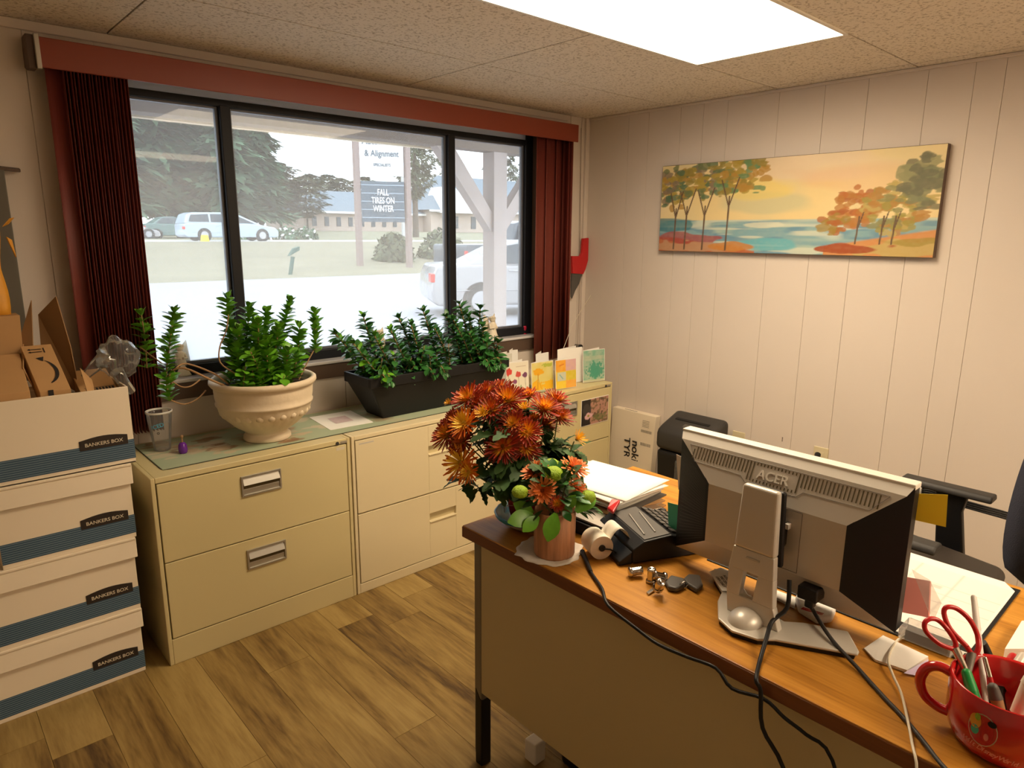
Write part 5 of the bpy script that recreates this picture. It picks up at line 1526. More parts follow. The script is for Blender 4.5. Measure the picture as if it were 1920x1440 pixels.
build(MB().box((-1.846, -2.655, DZ + .003), (-1.822, -2.15, DZ + .0042)), 'month_strip', 'white', bt)
text('MONTHS AHEAD', .016, frame((-1.834, -2.60, DZ + .0050), (0, -1, 0), (1, 0, 0)), 'ink', bt, depth=.0002)
note('pink_notepad', [(-1.800, -2.517, 0.855), (-1.800, -2.570, 0.865), (-1.830, -2.584, 0.802), (-1.830, -2.534, 0.792)], 'pink', 'pink note pad leaning in the clear holder right of the monitor', .008, 'notepad')
ah = thing('acrylic_holder', (-1.84, -2.60, DZ), 'clear acrylic holder with slanting sides standing behind the scissors', 'holder')
hp = [(-1.810, -2.537, 0.881), (-1.810, -2.571, 0.871), (-1.840, -2.603, 0.847), (-1.860, -2.599, 0.813), (-1.840, -2.576, 0.835)]
build(MB()._add(hp, [(0, 1, 2, 3, 4)]), 'side', 'clear', ah, solid=.003)
build(MB().box((-1.872, -2.640, DZ + .006), (-1.815, -2.545, DZ + .030)), 'foot', 'clear', ah, bevel=.003)
build(MB().box((-1.862, -2.63, DZ + .006), (-1.84, -2.555, DZ + .024)), 'stacked_cards', 'key', ah)
# folded paper
fp = thing('folded_paper', (-1.940, -2.567, 0.751), 'folded white and lavender slip of paper lying left of the red mug', 'paper')
z_ = .753
P = [V((-1.956, -2.514, 0.753)), V((-1.888, -2.524, 0.753)), V((-1.898, -2.609, 0.753)), V((-1.975, -2.597, 0.753)), V((-1.982, -2.544, 0.753))]
mb = MB()._add([P[0], P[4] , P[3], P[2], P[1]] + [P[0] + V((0, 0, .002)), P[4] + V((0, 0, .004)), P[3] + V((0, 0, .006)), P[2] + V((0, 0, .006)), P[1] + V((0, 0, .006))], [(0, 1, 2, 3, 4), (5, 9, 8, 7, 6), (0, 5, 6, 1), (1, 6, 7, 2), (2, 7, 8, 3), (3, 8, 9, 4), (4, 9, 5, 0)])
build(mb, 'sheet', 'white', fp)
build(MB()._add([(-1.993, -2.597, 0.761), (-1.911, -2.613, 0.761), (-1.942, -2.621, 0.754), (-1.970, -2.617, 0.754)], [(0, 1, 2, 3)]), 'folded_corner', 'lav', fp, solid=.001, label='lavender inside of the fold')
# things behind the stand
wt = thing('white_correction_roller', (-1.88, -2.42, DZ), 'white rounded plastic roller with red print lying behind the monitor stand', 'tool')
mb = MB(); mb.prism([V((-1.886, -2.340, 0.753)), V((-1.843, -2.347, 0.753)), V((-1.870, -2.423, 0.753)), V((-1.914, -2.434, 0.753)), V((-1.943, -2.414, 0.753)), V((-1.928, -2.367, 0.753))], (0, 0, .018))
build(mb, 'case', 'whitep', wt, bevel=.007, seg=4)
q = V((-1.905, -2.389, 0.771)); q2 = V((-1.918, -2.423, 0.771))
for k in range(3):
    o = V((-.004, .0, 0)) * k
    build(MB().tube([V((-1.927, -2.376, 0.771)) + o, V((-1.918, -2.417, 0.771)) + o], .0009, 5), 'red_print', 'redp', wt)
ws = build(MB().prism([V((-1.879, -2.274, 0.753)), V((-1.875, -2.338, 0.753)), V((-1.916, -2.355, 0.753)), V((-1.908, -2.290, 0.753))], (0, 0, .006)), 'white_ruler', 'whitep', bevel=.001)
tag(ws, 'short white plastic strip lying behind the monitor column', 'ruler')
bc_ = thing('business_card', (-1.945, -2.196, 0.770), 'white card with lines of black print lying on the monitor base', 'card')
cq = [V((-1.936, -2.156, 0.770)), V((-1.897, -2.163, 0.770)), V((-1.896, -2.199, 0.770)), V((-1.966, -2.248, 0.770)), V((-1.993, -2.224, 0.770))]
build(MB()._add(cq, [(0, 4, 3, 2, 1)]), 'card', 'white', bc_, solid=.0008)
fr = frame(V((-1.952, -2.206, 0.771)), V((-1.971, -2.235, 0.771)) - V((-1.927, -2.175, 0.771)), (V((-1.926, -2.213, 0.771)) - V((-1.976, -2.211, 0.771))))
for k in range(3):
    text(['AUTO SERVICE', 'TIRE CENTER', 'OPEN DAILY'][k], .0085, fr @ Matrix.Translation((0, .010 - k * .010, 0)), 'ink', bc_, depth=.0001)

# ============================================================ printing calculator
A = V((-2.018, -1.995, DZ)); ux = V((.909, -.417, 0)); uy = V((.417, .909, 0)); uz = V((0, 0, 1))
def K(a, b, c): return A + ux * a + uy * b + uz * c
ca = thing('printing_calculator', K(.1, .1, 0), 'black printing calculator with paper rolls, left of the monitor on the desk', 'calculator')
prf = [(.0, .004), (.0, .040), (.030, .058), (.105, .066), (.22, .034), (.225, .004)]
W0, W1 = .0, .195
build(MB().prism([K(a, W0, c) for a, c in prf], uy * (W1 - W0)), 'housing', 'black', ca, bevel=.004, seg=3)
tp_ = MB()
def Kt(a, b, h=.001):
    c = .066 + (.034 - .066) * (a - .105) / .115 if a > .105 else .058 + (.066 - .058) * (a - .03) / .075
    return K(a, b, c + h)
tp_._add([Kt(.034, .008), Kt(.034, .187), Kt(.104, .187), Kt(.104, .008)], [(0, 1, 2, 3)])
build(tp_, 'display_panel', 'key', ca, solid=.0015)
for k, a0 in enumerate((.045, .075)):
    build(MB().tube([Kt(a0, .03, .003), Kt(a0 + .02, .15, .003)], .002, 6), 'silver_bar', 'chrome', ca)
for r_ in range(5):
    for c_ in range(7):
        a0 = .115 + r_ * .020; b0_ = .018 + c_ * .024
        p = [Kt(a0, b0_, 0), Kt(a0 + .014, b0_, 0), Kt(a0 + .014, b0_ + .018, 0), Kt(a0, b0_ + .018, 0)]
        build(MB().hexa(p + [q + uz * .006 for q in p]), 'key', 'key', ca, bevel=.001, seg=1)
sk = MB().prism([K(-.035, .004, .002), K(-.035, .004, .012), K(.0, .004, .034), K(0.0, .004, .002)], uy * .19)
build(sk, 'paper_bay', 'black', ca, bevel=.002)
# roll with black spindle
rc = K(-.062, .045, .034)
ra = rc + uy * .0; rb_ = rc + uy * .060
rm = MB().m(0).cyl(ra, rb_, .0305, n=32, cap=False)
for q, sgn in ((ra, 1), (rb_, -1)):
    pass
rm.m(1)
n = 32; z = (rb_ - ra).normalized(); x = z.orthogonal().normalized(); yv = z.cross(x)
for q in (ra, rb_):
    vs = [q + (x * math.cos(2 * math.pi * i / n) + yv * math.sin(2 * math.pi * i / n)) * r_ for r_ in (.0305, .0085) for i in range(n)]
    rm._add(vs, [(i, (i + 1) % n, n + (i + 1) % n, n + i) for i in range(n)])
build(rm, 'paper_roll', ['roll', 'rolle'], ca)
build(MB().cyl(ra - uy * .003, rb_ + uy * .003, .0085, n=14), 'spindle', 'black', ca)
build(MB().tube([ra - uy * .004, ra - uy * .006 + ux * .02 - uz * .004, ra - uy * .002 + ux * .045 - uz * .022], .0022, 6), 'spindle_arm', 'black', ca)
def ribbon(u, v):   # paper looping up from the roll and into the machine
    t = u * math.pi
    a = -.050 + .075 * u; c = .040 + .050 * math.sin(t ** 1.0) * (1 - .25 * u)
    if u > .75: c -= (u - .75) * .05
    return K(a, .047 + .056 * v, c - .012 * (1 - u))
build(MB().grid(ribbon, 24, 4), 'paper_ribbon', 'roll', ca, solid=.0004)

# ============================================================ paper pile
pp_ = thing('paper_pile', (-1.77, -1.70, DZ), 'untidy pile of papers topped by bright white sheets at the far desk edge', 'paper pile')
rs = random.Random(2)
z = DZ
for k in range(13):
    th = rs.uniform(.002, .0065); an = R(rs.uniform(-5, 5)); cx, cy = -1.775 + rs.uniform(-.015, .015), -1.70 + rs.uniform(-.015, .015)
    mb = MB(); mb.T = Matrix.Translation((cx, cy, z)) @ Matrix.Rotation(an, 4, 'Z')
    w_, h_ = .108, .132
    mb.grid(lambda u, v: V(((u - .5) * 2 * w_, (v - .5) * 2 * h_, th * .5 + .003 * math.sin(u * 3 + k) * (1 - v))), 6, 6)
    build(mb, 'document', ['paperg', 'white', 'kraft', 'key', 'paperg'][k % 5], pp_, solid=th * .9)
    z += th + .0006
for k, (x_, y_, an) in enumerate(((-1.775, -1.665, 3), (-1.785, -1.71, -2), (-1.77, -1.705, 5))):
    mb = MB(); mb.T = Matrix.Translation((x_, y_, z + k * .004)) @ Matrix.Rotation(R(an), 4, 'Z')
    mb.grid(lambda u, v: V(((u - .5) * .23, (v - .5) * .28, .003 + .006 * (1 - v) ** 2 * math.sin(u * 2.5) + .004 * (1 - u) ** 3)), 10, 10)
    build(mb, 'white_sheet', 'white', pp_, solid=.0008, label='bright white top sheet')
bt2 = thing('black_document_tray', (-1.87, -1.80, DZ), 'low black tray with folders under the left side of the paper pile', 'tray')
build(MB().box((-1.985, -1.90, DZ + .0), (-1.885, -1.62, DZ + .006)).box((-1.985, -1.90, DZ), (-1.979, -1.62, DZ + .035)).box((-1.985, -1.906, DZ), (-1.885, -1.90, DZ + .03)), 'tray', 'black', bt2, bevel=.002)
for k in range(4):
    build(MB().box((-1.975 + k * .003, -1.895 + k * .004, DZ + .008 + k * .008), (-1.888, -1.64, DZ + .013 + k * .008)), 'folder', ['key', 'paperg', 'blacks', 'paperg'][k], bt2)
rc_ = build(MB().prism([(-1.935, -1.841, 0.822), (-1.902, -1.828, 0.835), (-1.890, -1.849, 0.835), (-1.944, -1.870, 0.822)], (0, 0, .010)), 'red_clip', 'redp', bevel=.003)
tag(rc_, 'red plastic corner clip on the near edge of the paper pile', 'clip')
bs = thing('black_stapler', (-1.86, -1.86, DZ), 'dark stapler lying between the paper pile and the calculator', 'stapler')
p0, p1 = V((-1.905, -1.849, 0.790)), V((-1.751, -1.885, 0.790))
dd = (p1 - p0).normalized()
mb = MB(); mb.T = frame(p0, dd, (-dd.y, dd.x, 0))
mb.prism([(0, -.018, -.038), (.16, -.018, -.038), (.16, -.018, -.028), (.165, -.018, .006), (.10, -.018, .012), (.0, -.018, -.006)], (0, .036, 0))
build(mb, 'body', 'blacks', bs, bevel=.005)
mb = MB(); mb.T = frame(p0, dd, (-dd.y, dd.x, 0)); mb.box((.06, -.015, .010), (.15, .015, .013))
build(mb, 'top_plate', 'nickel', bs, bevel=.002)

# ============================================================ lug nuts and key fobs
def lug(p, tilt, rot, label, s=1.0):
    b = V(p); t = thing('lug_nut', b, label, 'lug nut', 'chrome lug nuts on the desk')
    T = Matrix.Translation(b + V((0, 0, .0 if tilt == 0 else .012 * s))) @ Matrix.Rotation(rot, 4, 'Z') @ Matrix.Rotation(tilt, 4, 'Y')
    mb = MB(); mb.T = T
    mb.lathe([(0, 0), (.008, 0), (.0125, .003), (.0125, .007), (.0105, .009)] if 1 else [], (0, 0, 0), 20)
    build(mb, 'seat_flange', 'nickel', t)
    mb = MB(); mb.T = T
    mb.cyl((0, 0, .008), (0, 0, .030 * s), .0108, .0102, 6)
    build(mb, 'hex_body', 'nickel', t, bevel=.0012)
    mb = MB(); mb.T = T
    mb.lathe([(.0104, .028 * s), (.0108, .030 * s), (.0098, .0335 * s), (.007, .035 * s), (.0055, .034 * s), (0, .033 * s)], (0, 0, 0), 18)
    build(mb, 'crown_cap', 'nickel', t)
lug((-2.072, -2.025, 0.751), R(82), R(-35), 'chrome lug nut lying on its side, leftmost of the four')
lug((-2.052, -2.076, 0.751), 0, 0, 'chrome lug nut standing upright by the calculator', 1.05)
lug((-2.084, -2.116, 0.751), R(-35), R(60), 'chrome lug nut tilted toward the desk front, nearest the edge')
lug((-2.027, -2.099, 0.751), R(70), R(150), 'chrome lug nut lying against the black key fobs')
kf = thing('key_fobs', (-2.02, -2.13, DZ), 'bunch of black car key fobs and keys beside the lug nuts', 'keys')
for pts in ([(-2.042, -2.108, 0.753), (-2.007, -2.099, 0.753), (-1.997, -2.128, 0.753), (-2.019, -2.148, 0.753), (-2.051, -2.145, 0.753), (-2.058, -2.127, 0.753)],
            [(-1.999, -2.127, 0.753), (-1.972, -2.123, 0.753), (-1.956, -2.144, 0.753), (-1.989, -2.174, 0.753), (-2.019, -2.177, 0.753), (-2.013, -2.147, 0.753)]):
    build(MB().prism([V(p) for p in pts], (0, 0, .012)), 'fob', 'key', kf, bevel=.004, seg=3)
build(MB().tube([(-2.037, -2.143, 0.768), (-2.017, -2.143, 0.769), (-2.024, -2.157, 0.769), (-2.042, -2.160, 0.768)], .0012, 6), 'key_ring', 'nickel', kf)
build(MB().prism([V((-2.102, -2.100, 0.753)), V((-2.043, -2.098, 0.757)), V((-2.047, -2.107, 0.757)), V((-2.106, -2.109, 0.753))], (0, 0, .0025)), 'key_blade', 'nickel', kf)

# ============================================================ vase, napkin, flower bowl
vc = V((-2.114, -1.821, 0.754))
vz = thing('vase_arrangement', vc, 'small arrangement of orange daisies and green buttons in a bark-wrapped cylinder vase', 'flower arrangement')
vh = .118
build(MB().lathe([(0, 0), (.050, 0), (.0515, .004), (.0525, vh), (.0495, vh), (.0490, vh - .02), (0, vh - .02)], vc, 48, lambda t, z: 1 + .012 * math.sin(18 * t) * (1 - z / .2)), 'vase', 'bark', vz)
npk = thing('napkin', (-2.10, -1.82, DZ), 'white scalloped paper napkin under the bark vase', 'napkin')
nc = V((-2.114, -1.804, 0.752))
def nap(u, v):
    a = u * 2 * math.pi; sq = 1 / max(abs(math.cos(a)), abs(math.sin(a)))
    r = v * (.082 + .022 * (sq - 1)) * (1 + .03 * math.sin(14 * a))
    return nc + V((r * math.cos(a + .35), r * math.sin(a + .35), .0012 * math.sin(8 * a) * v + .001 + .0035 * max(0, v - .8) * math.sin(5 * a + 1)))
build(MB().grid(nap, 72, 8), 'sheet', 'napkin', npk, solid=.0012)
bwc = V((-2.048, -1.655, DZ + .001))
fl = thing('flower_pot', bwc, 'large bouquet of red and orange chrysanthemums set in a teal bowl on the desk corner', 'flower arrangement')
bowl = thing('teal_bowl', bwc, 'shallow bowl, teal inside and cream outside, under the big chrysanthemums', 'bowl')
build(MB().lathe([(0, 0), (.045, 0), (.05, .003), (.075, .018), (.089, .030)], bwc, 48), 'outside', 'wcer', bowl)
build(MB().lathe([(.089, .030), (.094, .038), (.0925, .043), (.088, .041), (.072, .022), (.045, .008), (0, .006)], bwc, 48, lambda t, z: 1 + .012 * math.sin(14 * t) * (z > .03)), 'glazed_inside', 'teal', bowl)
build(MB().lathe([(0, .010), (.042, .010), (.050, .04), (.058, .085), (.064, .098), (.055, .09), (0, .088)], bwc, 40, lambda t, z: 1 + .05 * math.sin(16 * t) * (z > .02)), 'foil_wrap', 'redfoil', fl)
grs = MB()
rs = random.Random(9)
for k in range(26):     # dry basket straw
    a = rs.uniform(0, 6.28)
    c = bwc + V((.055 * math.cos(a), .055 * math.sin(a), .05))
    grs.tube([c + V((rs.uniform(-.02, .02), rs.uniform(-.02, .02), rs.uniform(-.02, .03))) for _ in range(3)], .0007, 4)
build(grs, 'straw', 'cream', fl, kind='stuff')

def flower_mesh(kind, name='flower_head', seed=0):
    """unit flower: radius 1, facing +Z"""
    rs = random.Random(seed); mb = MB()
    mixc = lambda a, b, t: tuple(a[i] + (b[i] - a[i]) * t for i in range(3))
    YE, OR, RD, DR, TI = (.98, .60, .03), (.82, .17, .008), (.36, .008, .006), (.16, .003, .006), (.90, .40, .16)
    if kind == 'mum':    rings = [(26, 1.0, .04, RD, YE), (24, .90, .30, RD, YE), (20, .74, .55, mixc(RD, OR, .4), YE), (14, .52, .85, OR, YE)]
    elif kind == 'dark': rings = [(26, 1.0, -.02, DR, OR), (24, .92, .20, RD, OR), (20, .78, .48, RD, YE), (14, .55, .80, mixc(RD, DR, .4), OR)]
    elif kind == 'gold': rings = [(22, 1.0, .08, OR, YE), (20, .88, .32, mixc(OR, YE, .3), YE), (16, .62, .62, YE, YE)]
    elif kind == 'small': rings = [(16, 1.0, .55, mixc(YE, OR, .25), YE), (12, .75, .95, YE, YE)]
    else:                rings = [(22, 1.0, .10, mixc(OR, TI, .55), OR), (20, .86, .34, mixc(OR, TI, .3), OR), (15, .62, .60, OR, mixc(OR, RD, .5))]
    for n_, L_, el, tipc, basec in rings:
        for k in range(n_):
            a = 2 * math.pi * (k + rs.uniform(-.3, .3)) / n_; e_ = el + rs.uniform(-.14, .14); ln = L_ * rs.uniform(.85, 1.08)
            w_ = (.055 if kind != 'daisy' else .085) * rs.uniform(.9, 1.2)
            d = V((math.cos(a) * math.cos(e_), math.sin(a) * math.cos(e_), math.sin(e_))); sd = V((-math.sin(a), math.cos(a), 0)); u_ = d.cross(sd) * -1
            if u_.z < 0: u_ = -u_
            st = [(.12, .35), (.5, .8), (.85, 1.0), (1.0, .45)]
            vs = []
            for t, ww in st:
                c = d * ln * t + V((0, 0, .12 * t * t * (1 if kind != 'daisy' else .5)))
                lim = .16 if L_ > .85 else (.40 if L_ > .7 else .62)
                if kind == 'daisy': lim = .2
                cl = mixc(basec, tipc, min(1, max(0, (t - lim) / .34)))
                if t > .95 : cl = mixc(tipc, TI, .35 if kind == 'daisy' else .12)
                for s_ in (-1, 0, 1):
                    mb.col = mixc(cl, YE, .5 if t < .45 else .08) if s_ == 0 and t < .9 and kind != 'daisy' else cl
                    mb.v.append(c + sd * (w_ * ww * s_) + u_ * (.03 * abs(s_))); mb.vc.append(mb.col)
            b = len(mb.v) - 12
            for q in range(3):
                for s_ in (0, 1):
                    mb.f.append((b + q * 3 + s_, b + q * 3 + s_ + 1, b + q * 3 + s_ + 4, b + q * 3 + s_ + 3)); mb.mi.append(0); mb.sm.append(True)
    mb.col = (.62, .36, .02) if kind != 'daisy' else (.30, .06, .01)
    if kind in ('dark',): mb.col = (.35, .16, .02)
    mb.ball((0, 0, .06), .17, 12, 6, (1, 1, .7))
    mb.col = (.06, .10, .02)
    mb.lathe([(.0, -.14), (.12, -.12), (.2, .0)], (0, 0, 0), 10)
    return mb.mesh(name, 'pet')
FM = {k: [flower_mesh(k, seed=s_) for s_ in (1, 2)] for k in ('mum', 'dark', 'gold', 'small', 'daisy')}
camp = V((-3.274, -2.934, 1.54))
stem_b = MB()
def head(par, p, r, kind, core, tow=.8, lift=.35, me=None):
    p = V(p); nz = (p - V(core)).normalized() * 1.0 + (camp - p).normalized() * tow + V((0, 0, lift)); nz.normalize()
    q = nz.to_track_quat('Z', 'Y').to_matrix().to_4x4()
    inst('flower_head', (me or random.choice(FM[kind])), par, Matrix.Translation(p) @ q @ Matrix.Rotation(random.uniform(0, 6), 4, 'Z') @ Matrix.Scale(r, 4))
    return p, nz
core = bwc + V((0, 0, .20))
HD = [((-2.144, -1.518, 1.100), .056, 'mum'), ((-2.070, -1.502, 1.104), .050, 'dark'), ((-2.086, -1.611, 1.105), .058, 'mum'), ((-2.141, -1.608, 1.087), .050, 'dark'), ((-2.198, -1.566, 1.052), .050, 'gold'),
      ((-2.200, -1.494, 1.007), .052, 'mum'), ((-2.196, -1.555, 1.001), .048, 'dark'), ((-2.218, -1.578, 0.952), .058, 'gold'), ((-2.225, -1.617, 0.939), .036, 'gold'), ((-2.183, -1.625, 1.088), .026, 'small'),
      ((-2.036, -1.624, 1.076), .026, 'small'), ((-1.978, -1.575, 1.092), .042, 'mum'), ((-1.997, -1.659, 1.076), .052, 'mum'), ((-1.928, -1.636, 1.085), .046, 'dark'), ((-1.949, -1.670, 1.047), .048, 'dark'),
      ((-2.113, -1.598, 1.018), .044, 'dark'), ((-2.104, -1.652, 1.050), .044, 'mum'), ((-2.088, -1.686, 1.033), .046, 'mum'), ((-2.150, -1.666, 1.003), .056, 'dark'), ((-2.088, -1.684, 0.992), .050, 'dark'),
      ((-1.956, -1.745, 1.003), .028, 'small'), ((-2.174, -1.468, 1.085), .016, 'small'), ((-1.953, -1.620, 1.014), .044, 'dark'), ((-2.137, -1.554, 1.094), .046, 'dark'), ((-2.020, -1.504, 1.109), .046, 'dark'),
      ((-2.171, -1.485, 1.038), .044, 'dark'), ((-2.038, -1.574, 1.048), .048, 'dark'), ((-2.129, -1.522, 1.038), .042, 'dark'), ((-1.983, -1.603, 1.029), .040, 'mum')]
random.seed(5)
for p, r, k in HD:
    a, nz = head(fl, p, r, k, core)
    b0_ = bwc + V((random.uniform(-.03, .03), random.uniform(-.03, .03), .09))
    mid = (a + b0_) / 2 + V((random.uniform(-.01, .01), random.uniform(-.01, .01), -.02))
    stem([b0_, mid, a - nz * .012], .0022, stem_b)
build(stem_b, 'flower_stems', 'gstem', fl)
lvs = Leaves(); rs = random.Random(31)
for k in range(250):
    a = rs.uniform(0, 6.28); t = rs.random() ** .8; zz = .125 + (.10 if -math.pi * .95 < ((a + math.pi) % (2 * math.pi) - math.pi) < .3 else .21) * t
    rr_ = (.055 + .085 * math.sin(min(1, t * 1.2) * 2.2)) * rs.uniform(.45, .9)
    p = bwc + V((rr_ * math.cos(a), rr_ * math.sin(a) * 1.0, zz))
    d = V((math.cos(a), math.sin(a), rs.uniform(-.6, .4)))
    lvs.L.append((p, d, rs.uniform(.045, .070), rs.uniform(-.4, .4)))
for px_c, n_ in (((-2.185, -1.601, 0.880), 12), ((-2.183, -1.675, 0.916), 14), ((-1.989, -1.675, 0.953), 18), ((-1.965, -1.692, 0.968), 16), ((-1.997, -1.661, 0.975), 14), ((-2.198, -1.560, 0.887), 8), ((-2.126, -1.674, 0.909), 14), ((-1.954, -1.732, 0.960), 8)):
    for k in range(n_):
        dv = V((rs.gauss(0, 1), rs.gauss(0, 1), rs.gauss(0, .7))).normalized()
        lvs.L.append((V(px_c) + dv * rs.uniform(.0, .03), dv + V((0, 0, -.2)), rs.uniform(.03, .052), rs.uniform(-.4, .4)))
lvs.place(fl, [leaf_mesh(1, .55, .2, .3, 'leafy', lobes=True), leaf_mesh(1, .62, .25, .4, 'leafy', lobes=True)], rs)
# second arrangement
core2 = vc + V((0, 0, .14))
HD2 = [((-2.131, -1.766, 0.956), .040, 'daisy'), ((-2.164, -1.826, 0.932), .038, 'daisy'), ((-2.057, -1.830, 0.967), .040, 'daisy'), ((-2.073, -1.856, 0.926), .028, 'daisy'), ((-2.149, -1.861, 0.907), .022, 'mum')]
sb2 = MB()
for p, r, k in HD2:
    a, nz = head(vz, p, r, k, core2)
    stem([vc + V((random.uniform(-.02, .02), random.uniform(-.02, .02), vh - .02)), (a + vc + V((0, 0, vh))) / 2, a - nz * .008], .002, sb2)
for p, r in (((-2.111, -1.810, 0.960), .024), ((-2.078, -1.770, 0.965), .021), ((-2.205, -1.789, 0.930), .020), ((-2.063, -1.883, 0.908), .020)):
    p = V(p); g = MB()
    g.ball(p, r, 20, 14, (1, 1, .78), .12, 18)
    build(g, 'green_button_bloom', 'lime', vz)
    stem([vc + V((0, 0, vh - .02)), (p + vc + V((0, 0, vh))) / 2, p - V((0, 0, r * .6))], .002, sb2)
build(sb2, 'flower_stems', 'gstem', vz)
build(MB()._add([(-2.087, -1.839, 0.939), (-2.063, -1.860, 0.943), (-2.050, -1.864, 0.922), (-2.081, -1.861, 0.880), (-2.092, -1.846, 0.900)], [(0, 1, 2, 3, 4)]), 'plastic_card_fork', 'whitep', vz, solid=.001, label='white card holder among the flowers')
bl_ = leaf_mesh(1, .62, .15, .25, 'leaf')
lvs2 = Leaves(); rs = random.Random(12)
for p0, p1, s_ in (((-2.148, -1.856, 0.880), (-2.187, -1.874, 0.839), 1), ((-2.176, -1.807, 0.868), (-2.237, -1.806, 0.871), 1), ((-2.162, -1.793, 0.864), (-2.200, -1.778, 0.890), 1), ((-2.129, -1.870, 0.889), (-2.126, -1.891, 0.922), .9),
                 ((-2.173, -1.823, 0.868), (-2.218, -1.828, 0.853), .8), ((-2.097, -1.876, 0.875), (-2.045, -1.884, 0.913), 1), ((-2.063, -1.788, 0.904), (-2.025, -1.779, 0.958), 1), ((-2.135, -1.744, 0.924), (-2.142, -1.707, 0.937), .9)):
    p0, p1 = V(p0), V(p1); ln = (p1 - p0).length * 1.15
    inst('broad_leaf', bl_, vz, aim(p0, p1 - p0, up=(camp - p0).normalized(), s=max(ln, .045)))
for k in range(60):
    a = rs.uniform(0, 6.28); e_ = rs.uniform(-.2, 1.2)
    d = V((math.cos(a) * math.cos(e_), math.sin(a) * math.cos(e_), math.sin(e_)))
    p = vc + V((0, 0, vh + .02)) + V((d.x * .045, d.y * .045, d.z * .075))
    lvs2.L.append((p, d, rs.uniform(.032, .05), rs.uniform(-.5, .5)))
for k in range(12):
    p0 = vc + V((.03, -.03, vh))
    p1 = V((-2.023, -1.890, 0.870)) + V((rs.uniform(-.02, .02), rs.uniform(-.02, .02), rs.uniform(-.03, .02)))
    lvs2.L.append((p0.lerp(p1, rs.uniform(.2, .9)), p1 - p0 + V((rs.uniform(-.03, .03), rs.uniform(-.03, .03), rs.uniform(-.02, .03))), .03, 0))
lvs2.place(vz, [leaf_mesh(1, .5, .2, .3, 'leafy'), leaf_mesh(1, .6, .2, .3, 'leafd')], rs)

# ============================================================ red mug and its contents
mc = V((-2.058, -2.762, DZ + .0005)); MR, MH = .080, .108
mg = thing('red_mug', mc, 'big shiny red mug with handle, full of pens and scissors, at the near desk corner', 'mug')
build(MB().lathe([(0, .0), (.060, 0), (.066, .004), (.074, .018), (.0795, .040), (MR, .065), (MR + .001, MH - .002), (MR - .0005, MH), (MR - .005, MH - .003), (MR - .006, .05), (.066, .014), (0, .010)], mc, 72), 'body', 'red', mg)
ha = math.atan2(V((-2.082, -2.664, 0.800))[1] - mc.y, V((-2.082, -2.664, 0.800))[0] - mc.x)
hd_ = V((math.cos(ha), math.sin(ha), 0))
hm = MB()
ring = [mc + hd_ * (MR - .004 + dx) + V((0, 0, z_)) for dx, z_ in ((.0, .096), (.018, .101), (.034, .094), (.042, .075), (.040, .055), (.030, .038), (.012, .028), (-.002, .026))]
stem(ring, .0085, hm, .008)
build(hm, 'handle', 'red', mg)
# plain printed badge with a line of script
fa = math.atan2(camp.y - mc.y, camp.x - mc.x)
def onm(da, z_, h_=.0006):
    rr_ = MR + .0003 + h_
    a = fa + da
    return mc + V((rr_ * math.cos(a), rr_ * math.sin(a), z_))
def badge(pts, mn, h_, nm):
    vs = [onm(a, z_, h_) for a, z_ in pts]
    c = onm(sum(a for a, _ in pts) / len(pts), sum(z_ for _, z_ in pts) / len(pts), h_)
    mb = MB(); mb._add([c] + vs, [(0, i + 1, (i + 1) % len(vs) + 1) for i in range(len(vs))])
    build(mb, nm, mn, mg)
def oval(ca_, cz, ra, rz, n=22): return [(ca_ + ra * math.cos(2 * math.pi * i / n), cz + rz * math.sin(2 * math.pi * i / n)) for i in range(n)]
badge(oval(-.30, .060, .25, .026), 'cream', .0004, 'badge_outline'); badge(oval(-.30, .060, .235, .0245), 'red', .0008, 'badge_field')
badge(oval(-.43, .070, .10, .012), 'orangepk', .0012, 'badge_spot'); badge(oval(-.40, .078, .05, .006), 'lime', .0014, 'badge_spot'); badge(oval(-.42, .056, .07, .008), 'greenn', .0012, 'badge_spot')
badge(oval(-.22, .060, .10, .017), 'redp', .0012, 'badge_spot'); badge(oval(-.16, .076, .07, .005), 'black', .0014, 'badge_spot'); badge(oval(-.22, .052, .04, .006), 'pink', .0016, 'badge_spot')
for k, ch in enumerate('Walt Disney World'):
    if ch == ' ': continue
    a = -.56 + k * .052; p = onm(a, .032 - .0004 * k, .0007); tg = V((-math.sin(fa + a), math.cos(fa + a), -.05))
    text(ch, .0105, frame(p, tg, (0, 0, 1)), 'pinkpr', mg, depth=.0001, shear=.3)
# scissors
def inmug(a, r, z_): return mc + V((r * math.cos(a), r * math.sin(a), z_))
sc = thing('scissors', mc + V((0, 0, .02)), 'red-handled scissors standing handles-up in the mug', 'scissors')
def loop(ctrl, r, nm='handle_loop', mn='redp'):
    mb = MB(); c = [V(q) for q in ctrl]; stem(c + [c[0]], r, mb, r); build(mb, nm, mn, sc)
dS = 1.16
loop([(-2.023, -2.690, 0.875), (-2.028, -2.665, 0.897), (-2.021, -2.651, 0.917), (-2.016, -2.653, 0.928), (-2.004, -2.665, 0.925), (-2.002, -2.684, 0.913), (-1.996, -2.697, 0.888), (-2.009, -2.704, 0.872), (-2.017, -2.700, 0.861)], .0042)
loop([(-2.049, -2.680, 0.875), (-2.066, -2.662, 0.884), (-2.069, -2.642, 0.897), (-2.070, -2.637, 0.912), (-2.061, -2.642, 0.919), (-2.051, -2.652, 0.916), (-2.053, -2.668, 0.906), (-2.046, -2.679, 0.886)], .0040)
build(MB().tube([(-2.049, -2.679, 0.879), (-2.051, -2.702, 0.844), inmug(2.6, .03, .03)], .007, 8, .004), 'blade_shank', 'nickel', sc)
